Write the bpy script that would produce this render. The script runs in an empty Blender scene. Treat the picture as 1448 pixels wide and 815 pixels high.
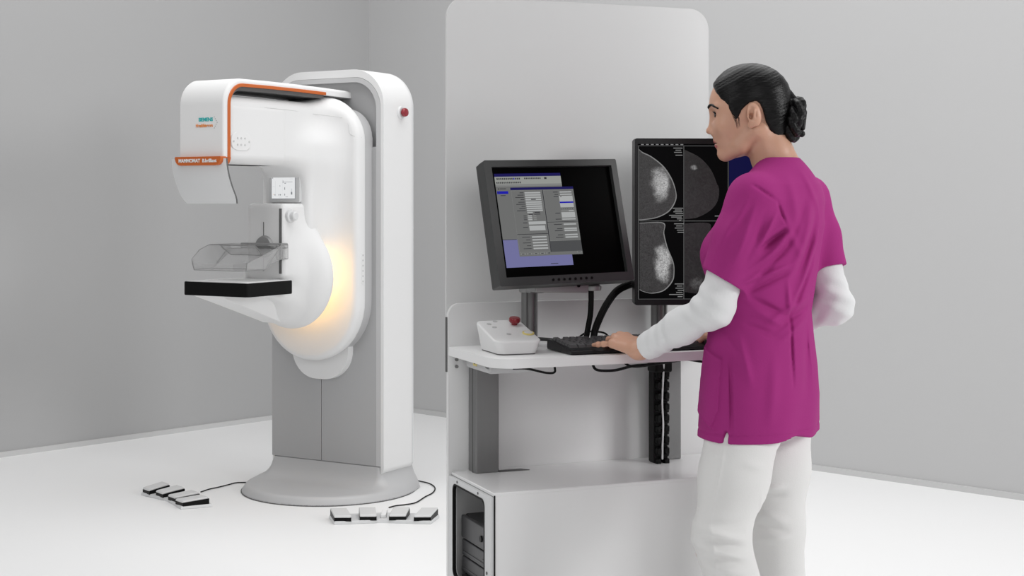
import bpy, bmesh, math, random
import numpy as np
from mathutils import Vector, Matrix
random.seed(4); rng = np.random.default_rng(4)
SC = bpy.context.scene; C = SC.collection
PI = math.pi
F = 2060.0; H = 1.37                     # focal length in pixels (1448 wide), camera height
def at(px, py, Y): return Vector(((px-724)/F*Y, Y, H-(py-284)/F*Y))

# ---------------------------------------------------------------- materials
def mat(name, col, rough=.5, metal=0, emit=None, es=1, bump=None, spec=.5, sss=0, alpha=None, coat=0, nscale=None, namt=.04):
    m = bpy.data.materials.new(name); m.use_nodes = True
    nt = m.node_tree; b = nt.nodes['Principled BSDF']
    b.inputs['Base Color'].default_value = (*col, 1); b.inputs['Roughness'].default_value = rough
    b.inputs['Metallic'].default_value = metal; b.inputs['Specular IOR Level'].default_value = spec
    if coat: b.inputs['Coat Weight'].default_value = coat
    if sss:
        b.inputs['Subsurface Weight'].default_value = sss
        b.inputs['Subsurface Radius'].default_value = (.012, .005, .003); b.inputs['Subsurface Scale'].default_value = 1
    if emit: b.inputs['Emission Color'].default_value = (*emit, 1); b.inputs['Emission Strength'].default_value = es
    tc = nt.nodes.new('ShaderNodeTexCoord')
    if nscale:
        n = nt.nodes.new('ShaderNodeTexNoise'); n.inputs['Scale'].default_value = nscale; n.inputs['Detail'].default_value = 4
        nt.links.new(tc.outputs['Object'], n.inputs['Vector'])
        mp = nt.nodes.new('ShaderNodeMapRange'); mp.inputs['To Min'].default_value = 1-namt; mp.inputs['To Max'].default_value = 1+namt
        nt.links.new(n.outputs['Fac'], mp.inputs['Value'])
        mx = nt.nodes.new('ShaderNodeVectorMath'); mx.operation = 'SCALE'; mx.inputs[0].default_value = col
        nt.links.new(mp.outputs['Result'], mx.inputs['Scale']); nt.links.new(mx.outputs['Vector'], b.inputs['Base Color'])
    if bump:
        sc, st, det = bump
        n = nt.nodes.new('ShaderNodeTexNoise'); n.inputs['Detail'].default_value = det
        mpn = nt.nodes.new('ShaderNodeMapping')
        if isinstance(sc, tuple): mpn.inputs['Scale'].default_value = sc; n.inputs['Scale'].default_value = 1
        else: n.inputs['Scale'].default_value = sc
        nt.links.new(tc.outputs['Object'], mpn.inputs['Vector']); nt.links.new(mpn.outputs['Vector'], n.inputs['Vector'])
        bp = nt.nodes.new('ShaderNodeBump'); bp.inputs['Strength'].default_value = st; bp.inputs['Distance'].default_value = .01
        nt.links.new(n.outputs['Fac'], bp.inputs['Height']); nt.links.new(bp.outputs['Normal'], b.inputs['Normal'])
    return m
def emi(name, col, s=1):
    return mat(name, (0.001,0.001,0.001), .5, emit=col, es=s, spec=.03)

M = dict(
 floor=mat('floor_white', (.86,.86,.86), .45, nscale=.7, namt=.012, spec=.35),
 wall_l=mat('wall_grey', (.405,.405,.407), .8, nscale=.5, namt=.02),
 wall_r=mat('wall_grey_lightened', (.51,.51,.512), .8, nscale=.5, namt=.02),  # colour lightened to make up for the weaker light on this wall
 skirt=mat('skirting_grey', (.56,.56,.56), .6),
 white=mat('lacquer_white', (.74,.74,.74), .6, nscale=3, namt=.01, spec=.25),
 white2=mat('lacquer_offwhite', (.66,.665,.67), .35, nscale=3, namt=.01),
 grey=mat('column_grey', (.40,.40,.405), .45, nscale=2, namt=.02),
 grey2=mat('liner_grey', (.52,.52,.525), .5),
 base=mat('base_grey', (.48,.48,.485), .38, nscale=2, namt=.02),
 seam=mat('seam_grey', (.12,.12,.12), .7),
 lseam=mat('seam_light', (.55,.55,.55), .6),
 orange=mat('orange_trim', (.52,.115,.018), .4),
 orange2=mat('orange_print', (.72,.25,.06), .5),
 teal=mat('teal_print', (.02,.42,.42), .5),
 black=mat('black_plastic', (.003,.003,.003), .4, spec=.15),
 black2=mat('black_rubber', (.005,.005,.005), .6, spec=.2),
 dgrey=mat('monitor_grey', (.030,.031,.031), .45, nscale=60, namt=.06),
 dgrey2=mat('monitor_black', (.008,.008,.009), .35, spec=.3),
 alu=mat('brushed_metal', (.23,.23,.23), .38, metal=.65, bump=((60,60,1.5),.06,2)),
 alu2=mat('bracket_metal', (.30,.30,.30), .42, metal=.5),
 red=mat('red_plastic', (.24,.002,.012), .3, coat=.4),
 yellow=mat('yellow_ring', (.75,.62,.22), .5),
 panel=mat('panel_white', (.76,.76,.76), .3, nscale=3, namt=.01),
 cab=mat('cabinet_white', (.80,.80,.80), .22, nscale=2, namt=.01),
 desk=mat('desk_white', (.83,.83,.83), .4),
 skin=mat('skin', (.58,.325,.225), .44, sss=.12, nscale=40, namt=.05, bump=(260,.05,3)),
 lip=mat('lips', (.46,.13,.13), .35, sss=.1),
 nail=mat('fingernail', (.62,.34,.27), .3),
 hair=mat('hair_black', (.004,.0038,.004), .34, spec=.2),
 eyew=mat('eye_white', (.62,.60,.58), .15),
 iris=mat('eye_iris', (.03,.014,.008), .15),
 tunic=mat('scrub_fabric', (.34,.027,.187), .85, bump=(420,.10,3), nscale=6, namt=.04, spec=.2),
 tunic2=mat('scrub_fabric_stitch', (.23,.014,.125), .85, spec=.2),
 knit=mat('white_knit', (.74,.745,.75), .85, bump=(300,.08,2), spec=.2),
 trou=mat('white_trouser', (.75,.745,.735), .85, bump=(350,.08,2), spec=.2),
 shoe=mat('white_shoe', (.7,.7,.7), .5),
 pedal=mat('pedal_grey', (.62,.62,.62), .45),
 pc=mat('tower_black', (.022,.022,.024), .45),
 pc2=mat('tower_grey', (.055,.055,.058), .4),
 glow=mat('warm_light_ring', (.8,.7,.5), .5, emit=(1.0,.56,.15), es=3.8),
)
# clear plastic of the paddle: real thin transparent plastic
def clear(name, tint, fac, rough=.05):
    m = bpy.data.materials.new(name); m.use_nodes = True; nt = m.node_tree; nt.nodes.clear()
    o = nt.nodes.new('ShaderNodeOutputMaterial'); mx = nt.nodes.new('ShaderNodeMixShader')
    t = nt.nodes.new('ShaderNodeBsdfTransparent'); t.inputs[0].default_value = (*tint,1)
    g = nt.nodes.new('ShaderNodeBsdfPrincipled'); g.inputs['Base Color'].default_value = (.75,.75,.75,1); g.inputs['Roughness'].default_value = rough
    fr = nt.nodes.new('ShaderNodeLayerWeight'); fr.inputs[0].default_value = .35
    mp = nt.nodes.new('ShaderNodeMapRange'); mp.inputs['To Min'].default_value = fac; mp.inputs['To Max'].default_value = min(1, fac+.5)
    nt.links.new(fr.outputs['Facing'], mp.inputs['Value']); nt.links.new(mp.outputs['Result'], mx.inputs[0])
    nt.links.new(t.outputs[0], mx.inputs[1]); nt.links.new(g.outputs[0], mx.inputs[2]); nt.links.new(mx.outputs[0], o.inputs[0])
    return m
M['clear'] = clear('clear_plastic', (.88,.88,.88), .05)
M['glass'] = clear('glass_reflection_white', (.97,.97,.97), .66, .25)  # clear glass whitened; the milky colour stands in for reflected surroundings
# hair with combed strands
def hair_mat():
    m = M['hair']; nt = m.node_tree; b = nt.nodes['Principled BSDF']
    tc = nt.nodes.new('ShaderNodeTexCoord'); mp = nt.nodes.new('ShaderNodeMapping')
    mp.inputs['Rotation'].default_value = (0, math.radians(32), math.radians(12)); mp.inputs['Scale'].default_value = (10, 260, 420)
    n = nt.nodes.new('ShaderNodeTexNoise'); n.inputs['Scale'].default_value = 1; n.inputs['Detail'].default_value = 3
    nt.links.new(tc.outputs['Object'], mp.inputs['Vector']); nt.links.new(mp.outputs['Vector'], n.inputs['Vector'])
    bp = nt.nodes.new('ShaderNodeBump'); bp.inputs['Strength'].default_value = .35; bp.inputs['Distance'].default_value = .003
    nt.links.new(n.outputs['Fac'], bp.inputs['Height']); nt.links.new(bp.outputs['Normal'], b.inputs['Normal'])
    cr = nt.nodes.new('ShaderNodeValToRGB'); cr.color_ramp.elements[0].position = .35; cr.color_ramp.elements[1].position = .7
    cr.color_ramp.elements[0].color = (.0015,.0014,.0016,1); cr.color_ramp.elements[1].color = (.007,.0063,.007,1)
    nt.links.new(n.outputs['Fac'], cr.inputs[0]); nt.links.new(cr.outputs[0], b.inputs['Base Color'])
hair_mat()

# ---------------------------------------------------------------- objects and tagging
def link(name, me, mats, parent=None, smooth=40):
    if not isinstance(mats, (list, tuple)): mats = [mats]
    for mm in mats: me.materials.append(mm)
    if smooth:
        me.polygons.foreach_set('use_smooth', [True]*len(me.polygons))
        if smooth < 180: me.set_sharp_from_angle(angle=math.radians(smooth))
    o = bpy.data.objects.new(name, me); C.objects.link(o)
    if parent: o.parent = parent
    return o
def mesh(name, vs, fs, mats, parent=None, smooth=40, mi=None):
    me = bpy.data.meshes.new(name); me.from_pydata([tuple(v) for v in vs], [], fs); me.update()
    o = link(name, me, mats, parent, smooth)
    if mi is not None: me.polygons.foreach_set('material_index', mi)
    return o
def bobj(name, bm, mats, parent=None, smooth=40):
    bmesh.ops.recalc_face_normals(bm, faces=bm.faces)
    me = bpy.data.meshes.new(name); bm.to_mesh(me); bm.free()
    o = link(name, me, mats, parent, smooth)
    if smooth:
        w = o.modifiers.new('normals','WEIGHTED_NORMAL'); w.keep_sharp = True; w.weight = 80
    return o
def thing(name, label, cat, loc=(0,0,0), rz=0, group=None):
    o = bpy.data.objects.new(name, None); C.objects.link(o); o.empty_display_size = .1
    o.location = loc; o.rotation_euler = (0,0,rz); o['label'] = label; o['category'] = cat
    if group: o['group'] = group
    return o
def tag(o, label, cat, group=None):
    o['label'] = label; o['category'] = cat
    if group: o['group'] = group
    return o

def bm_new(): return bmesh.new()
def box(bm, x0,x1,y0,y1,z0,z1, bev=0, seg=2, mi=0):
    vs = [bm.verts.new((x,y,z)) for z in (z0,z1) for y in (y0,y1) for x in (x0,x1)]
    idx = [(0,2,3,1),(4,5,7,6),(0,1,5,4),(2,6,7,3),(0,4,6,2),(1,3,7,5)]
    fs = [bm.faces.new([vs[i] for i in f]) for f in idx]
    if bev:
        es = list({e for f in fs for e in f.edges})
        r = bmesh.ops.bevel(bm, geom=es, offset=bev, segments=seg, profile=.5, affect='EDGES', clamp_overlap=True)
        for f in bm.faces:
            if f.is_valid and f in r['faces']: f.material_index = mi
    for f in fs:
        if f.is_valid: f.material_index = mi
def rrect(x0,x1,z0,z1, r, n=8):
    """rounded rectangle outline, r = one radius or (bl, br, tr, tl)"""
    if not isinstance(r, (tuple,list)): r = (r,)*4
    cs = [(x0,z0,r[0],180),(x1,z0,r[1],270),(x1,z1,r[2],0),(x0,z1,r[3],90)]
    out = []
    for (x,z,rr,a0) in cs:
        rr = max(rr, 1e-5)
        cx = x+rr if x == x0 else x-rr; cz = z+rr if z == z0 else z-rr
        for k in range(n+1):
            a = math.radians(a0+90*k/n); out.append((cx+rr*math.cos(a), cz+rr*math.sin(a)))
    return out
AX = {'xz': lambda a,b,t:(a,t,b), 'xy': lambda a,b,t:(a,b,t), 'yz': lambda a,b,t:(t,a,b)}
def prism(bm, outl, plane, t0, t1, bev=0, seg=3, mi=0, inset=None):
    g = AX[plane]
    a = [bm.verts.new(g(p[0],p[1],t0)) for p in outl]; b = [bm.verts.new(g(p[0],p[1],t1)) for p in outl]
    n = len(outl); f0 = bm.faces.new(a[::-1]); f1 = bm.faces.new(b); fs=[f0,f1]
    for i in range(n): fs.append(bm.faces.new([a[i],a[(i+1)%n],b[(i+1)%n],b[i]]))
    for f in fs: f.material_index = mi
    if bev:
        es = list(f0.edges)+list(f1.edges)
        bmesh.ops.bevel(bm, geom=es, offset=bev, segments=seg, profile=.5, affect='EDGES', clamp_overlap=True)
def ring_plate(bm, outer, inner, plane, t0, t1, mi=0, inner2=None, skip=None):
    """plate with a hole; outlines have the same point count"""
    g = AX[plane]; n = len(outer); inner2 = inner2 or inner
    O0=[bm.verts.new(g(*p,t0)) for p in outer]; O1=[bm.verts.new(g(*p,t1)) for p in outer]
    I0=[bm.verts.new(g(*p,t0)) for p in inner]; I1=[bm.verts.new(g(*p,t1)) for p in inner2]
    for i in range(n):
        j=(i+1)%n
        if skip is not None and i==len(outer)//4-1: continue
        for q in ([O0[i],O0[j],O1[j],O1[i]],[I0[j],I0[i],I1[i],I1[j]],[O0[j],O0[i],I0[i],I0[j]],[O1[i],O1[j],I1[j],I1[i]]):
            bm.faces.new(q).material_index = mi
def crom(pts, n=8):
    pts = [Vector(p) for p in pts]; P = [pts[0]*2-pts[1]]+pts+[pts[-1]*2-pts[-2]]; out=[]
    for i in range(1, len(P)-2):
        for k in range(n):
            t=k/n; a,b,c,d=P[i-1],P[i],P[i+1],P[i+2]
            out.append(.5*((2*b)+(c-a)*t+(2*a-5*b+4*c-d)*t*t+(3*b-a-3*c+d)*t**3))
    out.append(pts[-1]); return out
def tube(bm, pts, r, n=10, smooth=8, mi=0, flat=1):
    P = crom(pts, smooth) if smooth else [Vector(p) for p in pts]
    m=len(P); R = r if callable(r) else (lambda t: r)
    up = Vector((0,0,1)); prev=None; rings=[]
    for i,p in enumerate(P):
        d = (P[min(i+1,m-1)]-P[max(i-1,0)]).normalized()
        if prev is None:
            u = up if abs(d.z)<.9 else Vector((1,0,0)); s = d.cross(u).normalized()
        else: s = (prev-d*prev.dot(d)).normalized()
        prev = s; t2 = d.cross(s); rr=R(i/(m-1))
        rings.append([bm.verts.new(p+s*(rr*math.cos(2*PI*k/n))+t2*(rr*flat*math.sin(2*PI*k/n))) for k in range(n)])
    for i in range(m-1):
        for k in range(n):
            f=bm.faces.new([rings[i][k],rings[i][(k+1)%n],rings[i+1][(k+1)%n],rings[i+1][k]]); f.material_index=mi
    bm.faces.new(rings[0][::-1]).material_index=mi; bm.faces.new(rings[-1]).material_index=mi
def lathe(bm, prof, origin=(0,0,0), axis='z', n=32, mi=0):
    o = Vector(origin); rings=[]
    for (r,h) in prof:
        rg=[]
        for k in range(n):
            a=2*PI*k/n; x,y=r*math.cos(a), r*math.sin(a)
            v = {'z':(x,y,h),'y':(x,h,y),'x':(h,x,y)}[axis]
            rg.append(bm.verts.new(o+Vector(v)))
        rings.append(rg)
    for i in range(len(prof)-1):
        for k in range(n):
            f=bm.faces.new([rings[i][k],rings[i][(k+1)%n],rings[i+1][(k+1)%n],rings[i+1][k]]); f.material_index=mi
    bm.faces.new(rings[0][::-1]).material_index=mi; bm.faces.new(rings[-1]).material_index=mi
def text(name, s, size, mat_, parent, loc, rot, font=None, align='CENTER', ext=.0006, sx=1, bold=0):
    cu = bpy.data.curves.new(name, 'FONT'); cu.body = s; cu.size = size; cu.align_x = align; cu.align_y='CENTER'; cu.extrude = ext; cu.offset = bold
    o = bpy.data.objects.new(name, cu); C.objects.link(o); bpy.context.view_layer.update()
    dg = bpy.context.evaluated_depsgraph_get()
    me = bpy.data.meshes.new_from_object(o.evaluated_get(dg)); bpy.data.objects.remove(o); bpy.data.curves.remove(cu)
    me.materials.clear(); me.transform(Matrix.Diagonal((sx,1,1,1)))
    t = link(name, me, mat_, parent, 0); t.location = loc; t.rotation_euler = rot
    return t

# ---------------------------------------------------------------- implicit surfaces (numpy distance fields -> surface nets)
def smin(a,b,k):
    h = np.clip(.5+.5*(b-a)/k,0,1); return b*(1-h)+a*h-k*h*(1-h)
def smax(a,b,k): return -smin(-a,-b,k)
def A_(v): return np.array(v, dtype=np.float32)
def sph(P,c,r): return np.linalg.norm(P-A_(c),axis=-1)-r
def ell(P,c,r,R=None):
    q = P-A_(c)
    if R is not None: q = q@A_(R)
    r = A_(r); k0=np.linalg.norm(q/r,axis=-1); k1=np.linalg.norm(q/(r*r),axis=-1)
    return k0*(k0-1)/np.maximum(k1,1e-6)
def cone(P,a,b,ra,rb):
    a=A_(a); b=A_(b); ab=b-a; t=np.clip(((P-a)@ab)/float(ab@ab),0,1)
    return np.linalg.norm(P-a-t[...,None]*ab,axis=-1)-(ra+(rb-ra)*t)
def bx(P,c,h,r,R=None):
    q=P-A_(c)
    if R is not None: q=q@A_(R)
    q=np.abs(q)-(A_(h)-r)
    return np.linalg.norm(np.maximum(q,0),axis=-1)+np.minimum(q.max(-1),0)-r
def chain(P, pts, rs, k=.02):
    d=None
    for i in range(len(pts)-1):
        e=cone(P,pts[i],pts[i+1],rs[i],rs[i+1]); d = e if d is None else smin(d,e,k)
    return d
def half(P,n,c):
    n=A_(n); n=n/np.linalg.norm(n); return (P-A_(c))@n
def poly2(x,z,pts):
    """signed distance to a 2-D polygon (negative inside)"""
    pts=np.array(pts,dtype=np.float32); n=len(pts); d=np.full(x.shape,1e9,np.float32); s=np.ones(x.shape,np.float32)
    for i in range(n):
        a=pts[i]; b=pts[(i+1)%n]; e=b-a; wx=x-a[0]; wz=z-a[1]
        t=np.clip((wx*e[0]+wz*e[1])/(e@e),0,1); d=np.minimum(d,(wx-e[0]*t)**2+(wz-e[1]*t)**2)
        c1=z>=a[1]; c2=z<b[1]; c3=e[0]*wz>e[1]*wx
        s=np.where((c1&c2&c3)|(~c1&~c2&~c3),-s,s)
    return s*np.sqrt(d)
def surf(f, lo, hi, h):
    lo=np.array(lo,float); n=np.ceil((np.array(hi)-lo)/h).astype(int)+1
    xs=[(lo[i]+h*np.arange(n[i])).astype(np.float32) for i in range(3)]
    V=np.empty(n,np.float32); step=max(1,int(6e5/(n[1]*n[2])))
    Y,Z=np.meshgrid(xs[1],xs[2],indexing='ij')
    for i in range(0,n[0],step):
        xx=xs[0][i:i+step]; P=np.empty((len(xx),n[1],n[2],3),np.float32)
        P[...,0]=xx[:,None,None]; P[...,1]=Y; P[...,2]=Z; V[i:i+step]=f(P)
    V[np.abs(V)<1e-7]=1e-7
    S=V<0; m=n-1
    def cv(a,dx,dy,dz): return a[dx:dx+m[0],dy:dy+m[1],dz:dz+m[2]]
    cnt=np.zeros(m,np.int8)
    for dx in (0,1):
        for dy in (0,1):
            for dz in (0,1): cnt+=cv(S,dx,dy,dz)
    act=(cnt>0)&(cnt<8); I=np.argwhere(act); idx=-np.ones(m,np.int64); idx[act]=np.arange(len(I))
    acc=np.zeros((len(I),3)); num=np.zeros(len(I))
    cor=[(dx,dy,dz) for dx in (0,1) for dy in (0,1) for dz in (0,1)]
    for a in cor:
        for ax in range(3):
            if a[ax]: continue
            b=list(a); b[ax]=1
            va=V[I[:,0]+a[0],I[:,1]+a[1],I[:,2]+a[2]]; vb=V[I[:,0]+b[0],I[:,1]+b[1],I[:,2]+b[2]]
            c=(va<0)!=(vb<0); t=np.where(c,va/np.where(c,va-vb,1),0)
            p=np.tile(np.array(a,float),(len(I),1)); p[:,ax]+=t
            acc[c]+=p[c]; num+=c
    vs=lo+(I+acc/num[:,None])*h; quads=[]
    for ax in range(3):
        o=[1,1,1]; o[ax]=0; s0=[slice(None)]*3; s1=[slice(None)]*3; s0[ax]=slice(0,-1); s1[ax]=slice(1,None)
        a=S[tuple(s0)]; b=S[tuple(s1)]; E=np.argwhere(a!=b)
        j,k=[q for q in range(3) if q!=ax]
        ok=(E[:,j]>0)&(E[:,k]>0)&(E[:,j]<m[j])&(E[:,k]<m[k]); E=E[ok]
        def cell(dj,dk):
            e=E.copy(); e[:,j]-=dj; e[:,k]-=dk; return idx[e[:,0],e[:,1],e[:,2]]
        q=np.stack([cell(1,1),cell(0,1),cell(0,0),cell(1,0)],1)
        fl=a[E[:,0],E[:,1],E[:,2]]
        if ax==1: fl=~fl
        q[~fl]=q[~fl][:,::-1]; quads.append(q)
    return vs, np.concatenate(quads)
def npmesh(name, parts, mats, parent=None, smooth=180, matfn=None, xf=None):
    """parts: list of (verts, quads); joined in one mesh"""
    V=[];Q=[];o=0
    for v,q in parts: V.append(v); Q.append(q+o); o+=len(v)
    V=np.concatenate(V); Q=np.concatenate(Q)
    mi=None
    if matfn is not None: mi=matfn(V[Q].mean(1)).astype(np.int32)
    if xf is not None: V=xf(V)
    me=bpy.data.meshes.new(name); me.vertices.add(len(V)); me.vertices.foreach_set('co',V.astype(np.float32).ravel())
    me.loops.add(4*len(Q)); me.loops.foreach_set('vertex_index',Q.astype(np.int32).ravel())
    me.polygons.add(len(Q)); me.polygons.foreach_set('loop_start',(np.arange(len(Q))*4).astype(np.int32))
    me.update(calc_edges=True); me.validate()
    ob=link(name,me,mats,parent,smooth)
    if mi is not None: me.polygons.foreach_set('material_index',mi)
    return ob

# ---------------------------------------------------------------- camera
cd = bpy.data.cameras.new('camera'); cam = bpy.data.objects.new('camera', cd); C.objects.link(cam); SC.camera = cam
cam.location=(0,0,H); cam.rotation_euler=(PI/2,0,0); cd.sensor_width=36; cd.lens=36*F/1448; cd.shift_y=-(407.5-284)/1448; cd.clip_end=100
SC.view_settings.view_transform='Standard'; SC.view_settings.look='None'; SC.view_settings.gamma=1
SC.view_settings.use_curve_mapping=False; SC.view_settings.exposure=-.07

# ---------------------------------------------------------------- the room
CX,CY=-.953,9.71
dl=Vector((-.676,-.737,0)); dr=Vector((.734,-.68,0)); cor=Vector((CX,CY,0))
def wall(name, a, b, z0, z1, out, th, m):
    bm=bm_new(); vs=[]
    for z in (z0,z1):
        for p in (a,b,b+out*th,a+out*th): vs.append(bm.verts.new((p.x,p.y,z)))
    for f in ((0,1,2,3),(4,5,6,7),(0,1,5,4),(1,2,6,5),(2,3,7,6),(3,0,4,7)): bm.faces.new([vs[i] for i in f])
    o=bobj(name,bm,m,None,0); o['kind']='structure'; return o
nl=Vector((-.737,.676,0)); nr=Vector((.68,.734,0))
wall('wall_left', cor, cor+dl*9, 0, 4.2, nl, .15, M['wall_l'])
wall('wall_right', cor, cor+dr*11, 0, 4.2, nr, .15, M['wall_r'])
wall('baseboard_left', cor-nl*.012, cor+dl*9-nl*.012, 0, .028, nl, .012, M['skirt'])
wall('baseboard_right', cor-nr*.012, cor+dr*11-nr*.012, 0, .028, nr, .012, M['skirt'])
bm=bm_new(); box(bm,-9,11,-3,13,-.1,0); o=bobj('floor',bm,M['floor'],None,0); o['kind']='structure'

# ---------------------------------------------------------------- lights
def area(name, loc, target, sx, sy, w, col=(1,1,1), spread=None):
    l=bpy.data.lights.new(name,'AREA'); l.shape='RECTANGLE'; l.size=sx; l.size_y=sy; l.energy=w; l.color=col
    if spread: l.spread=spread
    o=bpy.data.objects.new(name,l); C.objects.link(o); o.location=loc
    o.rotation_euler=(Vector(target)-Vector(loc)).to_track_quat('-Z','Y').to_euler(); o['kind']='helper'; return o
w=bpy.data.worlds.new('studio'); SC.world=w; w.use_nodes=True
w.node_tree.nodes['Background'].inputs[0].default_value=(1,1,1,1); w.node_tree.nodes['Background'].inputs[1].default_value=.20
area('softbox_overhead', (0,5.5,4.6),(0,5.5,0),6,5,225)
area('softbox_left', (-3.6,.6,3.2),(0,5.5,.9),2.6,2.0,48)
area('added_front_fill', (.9,-1.6,3.0),(0,4.5,.9),2.6,1.6,50)  # unseen fill, added to brighten the front faces of the workstation
area('softbox_right', (4.6,2.2,2.6),(0.4,5,1.0),1.4,1.4,105)
# ================================================================ the imaging machine (local x = its right side, -y = its front)
mm = thing('mammography_machine','white mammography machine with orange trim on a round grey base','medical machine',(-.868,6.93,0),-PI/6)
def swp(fn, lo, hi, h, name, m, parent=mm, **kw):
    """fn takes (u, v, z) with v forward"""
    def f(P):
        Q=P.copy(); Q[...,1]*=-1; return fn(Q)
    v,q=surf(f,(lo[0],-hi[1],lo[2]),(hi[0],-lo[1],hi[2]),h)
    return npmesh(name,[(v,q)],m,parent,**kw)
# round base with a concave rise to the column
def f_base(P):
    r=np.hypot(P[...,0],P[...,1]+0.0); z=P[...,2]
    q=np.stack([r-(.418-.018-z*.55),np.abs(z-.012)-.013],-1)
    d=np.linalg.norm(np.maximum(q,0),axis=-1)+np.minimum(q.max(-1),0)-.014
    c=bx(P,(0,-.10,.06),(.322,.135,.150),.02)
    e=smin(d,c,.11)
    e=np.maximum(e,z-.136); return np.maximum(e,-z+.002)
swp(f_base,(-.46,-.46,-.006),(.46,.46,.15),.005,'base',M['base'],smooth=50)
bm=bm_new(); lathe(bm,[(.40,0.0),(.414,.0),(.416,.003),(.40,.006)],n=64); bobj('base_foot',bm,M['seam'],mm)
# column: two grey front panels with a seam, white shell around
bm=bm_new(); prism(bm,rrect(-.318,-.0215,.139,1.62,.002),'xz',-.037,.05,.002,2); bobj('front_panel',bm,M['grey'],mm)
bm=bm_new(); prism(bm,rrect(-.0185,.296,.139,1.62,.002),'xz',-.037,.05,.002,2); bobj('front_panel',bm,M['grey'],mm)
bm=bm_new(); prism(bm,rrect(-.30,.296,.136,1.935,(.002,.002,.15,.15),12),'xz',.0,.11); bobj('column_liner',bm,M['grey'],mm)
bm=bm_new()
n=14
outer=rrect(-.316,.338,.100,1.985,(.015,.03,.175,.175),n); inner=rrect(-.305,.321,.10,1.948,(.002,.002,.15,.15),n)
ring_plate(bm,outer,inner,'xz',.20,-.035,skip=2*(n+1)-1)
g=[f for f in bm.faces]
fe=[e for e in bm.edges if all(abs(v.co.y+.035)<1e-5 for v in e.verts) or all(abs(v.co.y-.20)<1e-5 for v in e.verts)]
bmesh.ops.bevel(bm,geom=fe,offset=.012,segments=3,profile=.5,affect='EDGES',clamp_overlap=True)
bobj('column_shell',bm,M['white'],mm)
bm=bm_new(); ring_plate(bm,rrect(-.304,.320,.138,1.947,(.002,.002,.15,.15),12),rrect(-.30,.296,.137,1.930,(.002,.002,.135,.135),12),'xz',.05,-.0355,inner2=rrect(-.30,.296,.137,1.925,(.002,.002,.13,.13),12)); bobj('inner_trim',bm,M['grey2'],mm)
bm=bm_new(); prism(bm,outer,'xz',.198,.210,.006,2); bobj('rear_cover',bm,M['white2'],mm)
# side foot plate under the shell, emergency stop
bm=bm_new(); box(bm,.30,.326,-.02,.19,.03,.115,.004); bobj('side_plate',bm,M['base'],mm)
bm=bm_new(); lathe(bm,[(.0,.327),(.004,.327),(.004,.331),(0.001,.331)],(0,.145,.085),'x',12); bobj('screw',bm,M['seam'],mm)
bm=bm_new(); lathe(bm,[(.030,.336),(.032,.339),(.028,.345),(.022,.347)],(0,.105,1.785),'x',28)
es=bobj('emergency_stop',bm,M['white2'],mm)
bm=bm_new(); lathe(bm,[(.012,.345),(.012,.352),(.020,.354),(.021,.362),(.018,.370),(.010,.372)],(0,.105,1.785),'x',28); bobj('stop_button',bm,M['red'],es)
# grey swivel plate behind the gantry
def uout(r,z0,z1,rc,n=24):
    p=[(r*math.cos(math.radians(180+180*k/n)), z0+r*math.sin(math.radians(180+180*k/n))) for k in range(n+1)]
    for k in range(9): a=math.radians(90*k/8); p.append((r-rc+rc*math.cos(a), z1-rc+rc*math.sin(a)))
    for k in range(9): a=math.radians(90+90*k/8); p.append((-r+rc+rc*math.cos(a), z1-rc+rc*math.sin(a)))
    return p
bm=bm_new(); prism(bm,uout(.272,.905,1.80,.14),'xz',-.10,-.03,.004,2); bobj('swivel_plate',bm,M['base'],mm)
bm=bm_new(); prism(bm,rrect(-.165,.165,.53,.80,(.14,.14,.02,.02),12),'xz',-.075,-.012,.02,4); bobj('column_skirt',bm,M['white'],mm)
# gantry: plate + arm + neck in one soft body
UO=uout(.282,.905,1.805,.13)
def f_gan(P):
    u,v,z=P[...,0],P[...,1],P[...,2]
    d2=poly2(u,z,[(p[0]*.90,.905+(p[1]-.905)*1.0+ (.028 if p[1]<.905 else 0)*(.905-p[1])/.28-(.028 if p[1]>1.6 else 0)) for p in UO])
    q=np.stack([d2,np.abs(v-.125)-.012],-1)
    pl=np.linalg.norm(np.maximum(q,0),axis=-1)+np.minimum(q.max(-1),0)-.028
    arm=bx(P,(0,.475,1.672),(.115,.40,.147),.045)
    neck=bx(P,(0,.215,1.30),(.135,.115,.34),.03)
    d=smin(pl,arm,.16); return smin(d,neck,.12)
swp(f_gan,(-.31,.07,.59),(.31,.90,1.86),.0075,'gantry_body',M['white'])
# seam line of the top cover
sl=[(.1165,.86,1.775),(.1165,.60,1.775),(.120,.40,1.772),(.155,.28,1.765),(.215,.185,1.75),(.235,.17,1.72),(.24,.168,1.68),(.262,.160,1.665),(.284,.13,1.66)]
def fg3(P): return f_gan(P)
spts=[]
for (u,v,z) in sl:
    T=np.linspace(.36,0,500); dirn=np.array((1,0,0)) if v>.25 else (np.array((.72,.69,0)) if z>1.69 or v>.15 else np.array((1,0,0)))
    p0=np.array((.10 if v>.25 else u-.10*dirn[0], v if v>.25 else v-.10*dirn[1], z)); X=(p0+T[:,None]*dirn).astype(np.float32); d_=f_gan(X); i=np.argmax(d_<0); q=X[i]; spts.append((q[0],-q[1],q[2]))
bm=bm_new(); tube(bm,spts,.0011,6,6); bobj('cover_seam',bm,M['lseam'],mm)
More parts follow.
